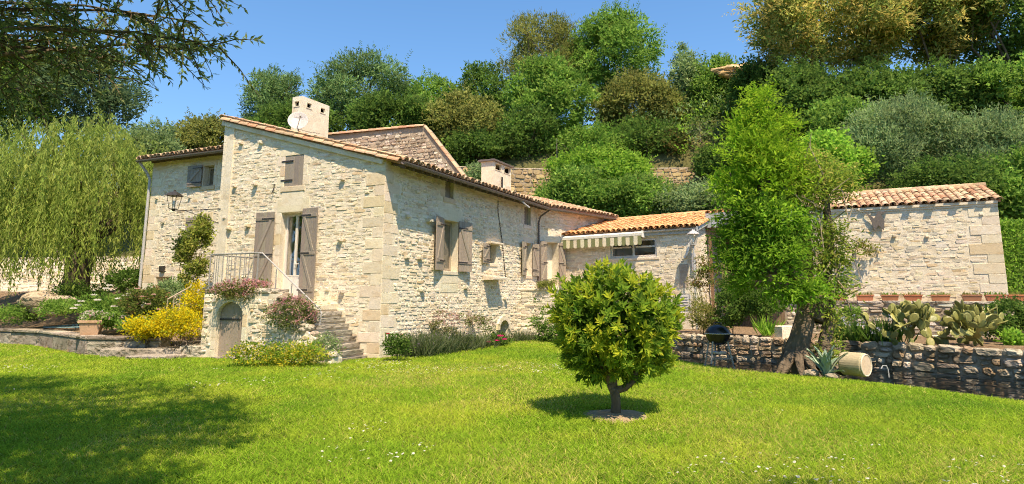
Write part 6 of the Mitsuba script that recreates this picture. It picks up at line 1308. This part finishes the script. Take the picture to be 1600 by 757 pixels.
# ------------------------------------------------------------------ things standing about
# flower boxes along the annex wall
def wall2_pt(px):
    W = Wall([WALL2[0][0], WALL2[0][1], 0], [WALL2[1][0] - WALL2[0][0], WALL2[1][1] - WALL2[0][1], 0]); u = W.uv(px, 472, -.2)[0]; return W, u
for i, (px, w) in enumerate(((1310, 20), (1352, 28), (1391, 28), (1427, 22), (1470, 24), (1519, 32), (1556, 30), (1592, 18))):
    W, u = wall2_pt(px); z0 = 1.455; hl = .23; h = .19
    lab = ['leftmost terracotta flower box on the annex footing wall, half behind the vine', 'terracotta flower box, second from the left under the annex wall', 'terracotta flower box, third from the left under the annex wall', 'terracotta flower box, fourth from the left, just left of the cactus',
           'terracotta flower box hidden behind the left side of the cactus', 'terracotta flower box behind the right half of the cactus', 'terracotta flower box at the right corner of the annex', 'terracotta flower box at the right edge beyond the annex corner'][i]
    k = thing('flower_box', lab, 'flower box', 'terracotta flower boxes under the annex wall')
    O = W.at(u, z0, -.2); q = []
    for (a, b_, zz) in ((hl - .03, .085, 0), (hl, .11, h - .04), (hl + .012, .122, h - .04), (hl + .012, .122, h), (hl - .02, .09, h), (hl - .03, .08, .04)): q += [O + W.U * sx * a + W.N * sy * b_ + Z * zz for sx, sy in ((-1, -1), (1, -1), (1, 1), (-1, 1))]
    f = [[0, 2, 1], [0, 3, 2], [20, 21, 22], [20, 22, 23]]
    for r_ in range(5):
        for e in range(4): p_, q_ = r_ * 4 + e, r_ * 4 + (e + 1) % 4; f += [[p_, q_, q_ + 4], [p_, q_ + 4, p_ + 4]]
    part(k, 'trough', M(q, f), 'm_terracotta'); part(k, 'soil', frame_box(O, W.U, W.N, Z, -hl + .03, hl - .03, -.08, .08, .05, h - .025), 'm_soil')
    rg = np.random.default_rng(400 + i); n = 60; pp = O + W.U * rg.uniform(-hl, hl, (n, 1)) + W.N * rg.uniform(-.08, .08, (n, 1)) + Z * (h - .03)
    v, f, c = leaf_quads(pp, rg.normal(size=(n, 3)) * .6 + Z, rg.normal(size=(n, 3)), rg.uniform(.06, .16, n), rg.uniform(.02, .05, n), pick(G_OLIVE if i % 2 else G_MID, n, rg)); part(k, 'plants', (v, f), 'm_leaf', False, color=c, kind='stuff')
# kettle barbecue
def barbecue():
    b = at_z(1124, 571, 0); k = thing('kettle_barbecue', 'black kettle barbecue on slim legs at the lawn edge', 'barbecue'); s = b[1] / 900.0; at = (b[0], b[1], 0)
    R_ = .285; zc = .72
    part(k, 'bowl', lathe([(.02, zc - .26), (.12, zc - .245), (.21, zc - .18), (.265, zc - .08), (R_, zc), (R_ + .008, zc + .012), (R_ - .015, zc + .01), (.25, zc - .07), (.02, zc - .24)], 28, at), 'm_black_enamel', 40)
    part(k, 'lid', lathe([(R_ + .01, zc + .016), (R_ + .012, zc + .035), (.27, zc + .09), (.215, zc + .155), (.13, zc + .20), (.02, zc + .222), (.0, zc + .223)], 28, at), 'm_black_enamel', 40)
    part(k, 'lid_handle', tube([np.add(at, [-.09, 0, zc + .21]), np.add(at, [-.07, 0, zc + .26]), np.add(at, [.07, 0, zc + .26]), np.add(at, [.09, 0, zc + .21])], [.012] * 4, 8), 'm_iron')
    part(k, 'rim', lathe([(R_ + .012, zc + .002), (R_ + .02, zc + .014), (R_ + .012, zc + .022)], 28, at), 'm_chrome', 40)
    part(k, 'side_handle', tube([np.add(at, [R_, -.05, zc - .02]), np.add(at, [R_ + .07, -.05, zc - .02]), np.add(at, [R_ + .07, .05, zc - .02]), np.add(at, [R_, .05, zc - .02])], [.01] * 4, 6), 'm_iron')
    for dx, dy, ex, ey in ((-.17, -.13, -.27, -.22), (.17, -.13, .27, -.22), (.0, .2, .0, .33), (-.19, .1, -.28, .18)): part(k, 'leg', rod(np.add(at, [dx, dy, zc - .17]), np.add(at, [ex, ey, -.05]), .02), 'm_grey_metal')
    part(k, 'ash_pan', lathe([(.0, .28), (.17, .28), (.18, .31), (.17, .30), (.0, .295)], 20, at), 'm_chrome', 40)
    part(k, 'lower_shelf', [rod(np.add(at, [-.245, -.2, .16]), np.add(at, [.245, -.2, .16]), .008)] + [rod(np.add(at, [x, -.2, .16]), np.add(at, [x * .3, .27, .16]), .006) for x in np.linspace(-.24, .24, 9)], 'm_grey_metal')
    part(k, 'ash_vent', rod(np.add(at, [0, 0, zc - .26]), np.add(at, [0, 0, .31]), .03), 'm_iron')
    for x in (-.27, .27): part(k, 'foot_cap', rod(np.add(at, [x, -.22, 0]), np.add(at, [x * .97, -.214, .05]), .02), 'm_iron')
barbecue()
# the lying column drum
def drum():
    c = at_z(1355, 590, 0); r = .235; y = c[1]; k = thing('column_drum', 'short round stone column drum lying on the lawn edge by the stream', 'stone')
    f_ = np.array([c[0], y, r]); d = nz([-.55, .83, 0]); L_ = .44; s = nz(np.cross(d, Z)); rg = np.random.default_rng(9); n = 32; V, F = [], []
    prof = [(0, 0), (r * .80, 0), (r * .82, .012), (r * .93, .012), (r, .03), (r * 1.0, L_ - .03), (r * .95, L_), (0, L_)]
    for (rr, t) in prof:
        for i in range(n):
            a = 2 * np.pi * i / n; V.append(f_ + d * t + (s * math.cos(a) + Z * math.sin(a)) * rr * (1 + rg.normal(0, .006)))
    for j in range(len(prof) - 1):
        for i in range(n): p_, q_ = j * n + i, j * n + (i + 1) % n; F += [[p_, q_, q_ + n], [p_, q_ + n, p_ + n]]
    part(k, 'shaft', M(V, F), 'm_drum', False); cx = []
    part(k, 'end_ring', [tube([f_ - d * .002 + (s * math.cos(a) + Z * math.sin(a)) * r * .88 for a in np.linspace(0, 2 * np.pi, 33)], .014, 6, False)], 'm_ashlar')
    part(k, 'end_face', M([f_ - d * .004 + (s * math.cos(a) + Z * math.sin(a)) * r * .80 for a in np.arange(n) * 2 * np.pi / n] + [f_ - d * .006], [[i, (i + 1) % n, n] for i in range(n)]), 'm_ashlar')
    return f_
PAL['m_drum'] = ((.46,.39,.28), (.48,.41,.30), (.42,.36,.26), .1, .02, 'm_piece')
drum()
p = at_z(1389, 590, 0); solo('standpipe', tube([p, p + Z * .14, p + [-.03, 0, .22], p + [-.10, 0, .23], p + [-.14, 0, .17]], [.011] * 5, 8), 'm_zinc_pale', 'small bent white pipe beside the column drum', 'pipe')
rg = np.random.default_rng(66)
for i, (px, py, r, lb) in enumerate(((1318, 583, .16, 'rounded stone between the agave and the column drum'), (1268, 588, .13, 'small stone at the foot of the big tree'), (1300, 592, .10, 'little pale stone in front of the agave'))):
    p = at_z(px, py, 0); solo('field_stone', blob(p + Z * r * .4, r, rg, .3, 2, (1.2, 1, .7)), 'm_rock_pale', lb, 'stone', smooth=True)
for i, (px, py, r) in enumerate(((72, 487, .42), (88, 492, .3), (100, 480, .36), (62, 476, .5))):
    p = at_y(px, py - 6, 20.6); solo('boulder', blob(p, r, rg, .3, 2, (1.2, 1, .75)), 'm_rock', ['brown boulder on the raised bed, frontmost', 'small brown boulder nearest the rose bush', 'upper brown boulder beside the willow shade', 'leftmost large brown boulder on the raised bed'][i], 'stone', smooth=True)
# square terracotta planter on the steps
def planter():
    b = at_y(142, 518, 16.9); z0 = .49; k = thing('square_planter', 'square terracotta planter with white and pink flowers on the stone edging', 'planter'); U, V = nz([.9, .43, 0]), nz([-.43, .9, 0]); q = []
    for (a, zz) in ((.20, 0), (.25, .36), (.285, .36), (.285, .43), (.24, .43), (.23, .38)): q += [np.array([b[0], b[1], z0]) + U * sx * a + V * sy * a + Z * zz for sx, sy in ((-1, -1), (1, -1), (1, 1), (-1, 1))]
    f = [[0, 2, 1], [0, 3, 2], [20, 21, 22], [20, 22, 23]]
    for r_ in range(5):
        for e in range(4): p_, q_ = r_ * 4 + e, r_ * 4 + (e + 1) % 4; f += [[p_, q_, q_ + 4], [p_, q_ + 4, p_ + 4]]
    part(k, 'pot', M(q, f), 'm_terracotta_pale'); part(k, 'base_slab', frame_box([b[0], b[1], z0 - .03], U, V, Z, -.33, .33, -.33, .33, 0, .03, .005), 'm_paving')
    lob = [[b[0] + dx, b[1] + dy, z0 + .5, .17] for dx, dy in ((-.15, 0), (.12, .05), (0, -.1), (.2, -.05))]; v, f, c = foliage(np.random.default_rng(2), lob, 600, .06, .03, G_MID, per=6, spread=.04, gap=.2); part(k, 'plants', (v, f), 'm_leaf', False, color=c); flowers(k, lob, 60, .05, PETAL_W + [((.65,.42,.45), 2)], 3, spread=.02)
planter()
# hose on the edging
p0 = at_z(70, 512, .52); pts = [p0 + np.array([math.cos(a) * (.5 + .05 * math.sin(a * .7)) + a * .03, math.sin(a) * .35 - .0 * a, .012 + .004 * a]) for a in np.linspace(0, 6.28 * 2.6, 60)] + [p0 + np.array([.8 + i * .35, -.25 - .12 * i, .01]) for i in range(1, 6)]
pts = [np.array([q_[0], q_[1] + .55, max(hz(q_[0], q_[1] + .55), .49) + .02]) for q_ in pts]
solo('garden_hose', tube(pts, .016, 6), 'm_hose', 'grey blue garden hose coiled on the stone edging at the left', 'hose')
# wall lantern on its long bracket
def lantern(k, c, s, mat='m_iron'):
    """four sided lantern standing on c"""
    c = np.asarray(c, float); h = .42 * s; a0, a1 = .09 * s, .15 * s
    ring = lambda a, z: [c + np.array([sx * a, sy * a, z]) for sx, sy in ((-1, -1), (1, -1), (1, 1), (-1, 1))]
    part(k, 'frame', [rod(p, q, .010 * s, 6) for p, q in zip(ring(a0, 0), ring(a1, h))] + [rod(ring(a, z)[i], ring(a, z)[(i + 1) % 4], .010 * s, 6) for a, z in ((a0, 0), (a1, h)) for i in range(4)], mat)
    q = ring(a1 + .05 * s, h) + ring(a1 - .03 * s, h + .09 * s) + ring(.03 * s, h + .15 * s) + ring(.02 * s, h + .2 * s); f = [[0, 2, 1], [0, 3, 2], [12, 13, 14], [12, 14, 15]]
    for r_ in range(3):
        for e in range(4): p_, q_ = r_ * 4 + e, r_ * 4 + (e + 1) % 4; f += [[p_, q_, q_ + 4], [p_, q_ + 4, p_ + 4]]
    part(k, 'cap', M(q, f), mat)
    for i in range(4): A, B = ring(a0, 0), ring(a1, h); part(k, 'pane', M([A[i], A[(i + 1) % 4], B[(i + 1) % 4], B[i]], [[0, 1, 2], [0, 2, 3]]), 'm_glass')
    part(k, 'bulb', lathe([(.0, .06 * s), (.03 * s, .07 * s), (.03 * s, .15 * s), (.045 * s, .2 * s), (.03 * s, .26 * s), (0, .275 * s)], 10, c), 'm_plastic_white', True); part(k, 'socket', lathe([(.0, -.07 * s), (.03 * s, -.06 * s), (.06 * s, -.01 * s), (a0, 0), (0, .01)], 10, c), mat)
k = thing('wall_lantern', 'black wall lantern on a long thin bracket at the left corner of the front gable', 'lantern')
pl_ = at_plane(271, 327, L + Wf.N * .25, Wf.N); lantern(k, pl_, 1.0)
part(k, 'bracket', [rod(pl_ - Z * .06, np.array([L[0], L[1], 0]) + Z * (pl_[2] - .06) + Wf.N * .02 + UF * .1, .014, 6), rod(pl_ - Z * .07 + UF * .5, L + Z * (pl_[2] - .5) + Wf.N * .02 + UF * .05, .010, 6)], 'm_iron')
k = thing('post_lantern', 'white lantern on a tall thin post at the corner of the low extension', 'lantern')
pp = We.at(EU + .05, 0, .45); zt_ = at_y(1083, 383, pp[1])[2]; lantern(k, [pp[0], pp[1], zt_], .95, 'm_zinc_pale'); part(k, 'post', [tube([[pp[0], pp[1], .3], [pp[0], pp[1], 1.2], [pp[0], pp[1], zt_ - .05]], [.045, .035, .03], 10)], 'm_zinc_pale')
k = thing('garden_lantern', 'small dark lantern just above the round tree, in front of the extension wall', 'lantern')
pp = at_y(972, 444, 21.4); lantern(k, [pp[0], pp[1], pp[2]], .8, 'm_zinc'); part(k, 'post', rod([pp[0], pp[1], .2], [pp[0], pp[1], pp[2]], .03), 'm_zinc')
# satellite dish
def dish():
    k = thing('satellite_dish', 'pale grey satellite dish in front of the main chimney', 'satellite dish'); c = at_plane(466, 190, C + RD * 1.7, Wf.N); nn = nz([.22, -.90, .36]); sx = nz(np.cross(Z, nn)) * -1; sx = sx if sx[0] > 0 else -sx; sy = np.cross(nn, sx); sy = sy if sy[2] > 0 else -sy
    r = .345; V, F = [], []; n = 28; rings = [0.02, .2, .4, .6, .8, 1.0]
    for side, off in ((0, 0), (1, -.012)):
        for t in rings:
            for i in range(n): a = 2 * np.pi * i / n; V.append(c + (sx * math.cos(a) * .94 + sy * math.sin(a) * 1.05) * r * t + nn * (.07 * t * t + off))
    m = len(rings)
    for sd in (0, 1):
        for j in range(m - 1):
            for i in range(n):
                b_ = sd * m * n; p_, q_ = b_ + j * n + i, b_ + j * n + (i + 1) % n; F += [[p_, q_, q_ + n], [p_, q_ + n, p_ + n]]
    for i in range(n): p_, q_ = (m - 1) * n + i, (m - 1) * n + (i + 1) % n; F += [[p_, q_, q_ + m * n], [p_, q_ + m * n, p_ + m * n]]
    part(k, 'reflector', M(V, F), 'm_dish', True)
    e = c - sy * r * 1.0 + nn * .06; h = c + nn * .42 - sy * .12 + sx * .12
    part(k, 'feed_arm', rod(e, h, .012), 'm_grey_metal'); part(k, 'feed_horn', tube([h - nn * .01, h + nz(h - c) * -.0 + nn * .03, h + nn * .07], [.03, .035, .025], 10), 'm_grey_metal')
    zr_ = HL - (HL - HR) * ((c - L) @ UF) / WF; part(k, 'mast', tube([[c[0] - nn[0] * .12, c[1] - nn[1] * .12, zr_ - .1], c - nn * .12 - sy * .05, c - nn * .01], [.025] * 3, 8), 'm_grey_metal')
    v = np.concatenate([arr(meshkit.text_mesh('|||||||||', .035, .003))[0]]) if False else None
    part(k, 'lettering', [frame_box(c + sy * .16 + nn * .035, sx, sy, nn, -.13 + i * .033, -.13 + i * .033 + .022, -.012, .012, 0, .004) for i in range(8)], 'm_print_grey')
    q_ = at_plane(500, 209, C + RD * 2.0, Wf.N); part(k, 'cable', tube([e, (e + q_) / 2 - Z * .03, q_], [.008] * 3, 5), 'm_iron')
dish()
# fence on the hill above the wall
k = thing('hill_fence', 'thin wire fence above the hillside wall', 'fence'); px_ = np.linspace(870, 1180, 12); ps = []
for px in px_:
    p = at_y(px, 240, 41.2); z = hz(p[0], 41.2); ps.append(np.array([p[0], 41.2, z])); part(k, 'post', rod([p[0], 41.2, z - .2], [p[0], 41.2, z + 1.3], .035, 6), 'm_zinc')
for hgt in (.3, .75, 1.2): part(k, 'wire', tube([q_ + Z * hgt for q_ in ps], .012, 4), 'm_zinc')
# bare rock of the cliff top
def cliff():
    rg = np.random.default_rng(3); k = thing('cliff_rock', 'bare sandy cliff face at the gap in the skyline trees', 'rock')
    for i in range(46):
        px, py = (rg.uniform(1132, 1168), rg.uniform(105, 120)) if i % 2 else (rg.uniform(1148, 1180), rg.uniform(156, 172)); p = at_y(px, py, 43.6 + rg.uniform(-.4, .4) - (py - 104) * .01)
        part(k, 'ledge', blob(p, rg.uniform(.45, .85), rg, .8, 1, (1.5, .9, .42), 2.2), 'm_sand' if i % 3 else 'm_sand_dark', False)
cliff()
# brown handrail among the plants on the left
k = thing('wooden_handrail', 'short weathered wooden rail with uprights among the plants left of the yellow shrubs', 'railing'); A, B = at_y(262, 468, 17.2), at_y(302, 446, 17.6)
part(k, 'rail', rod(A, B, .022), 'm_frame_wood')
for i in range(5): p = A + (B - A) * i / 4; part(k, 'upright', rod([p[0], p[1], p[2] - .75], p, .014, 6), 'm_frame_wood')
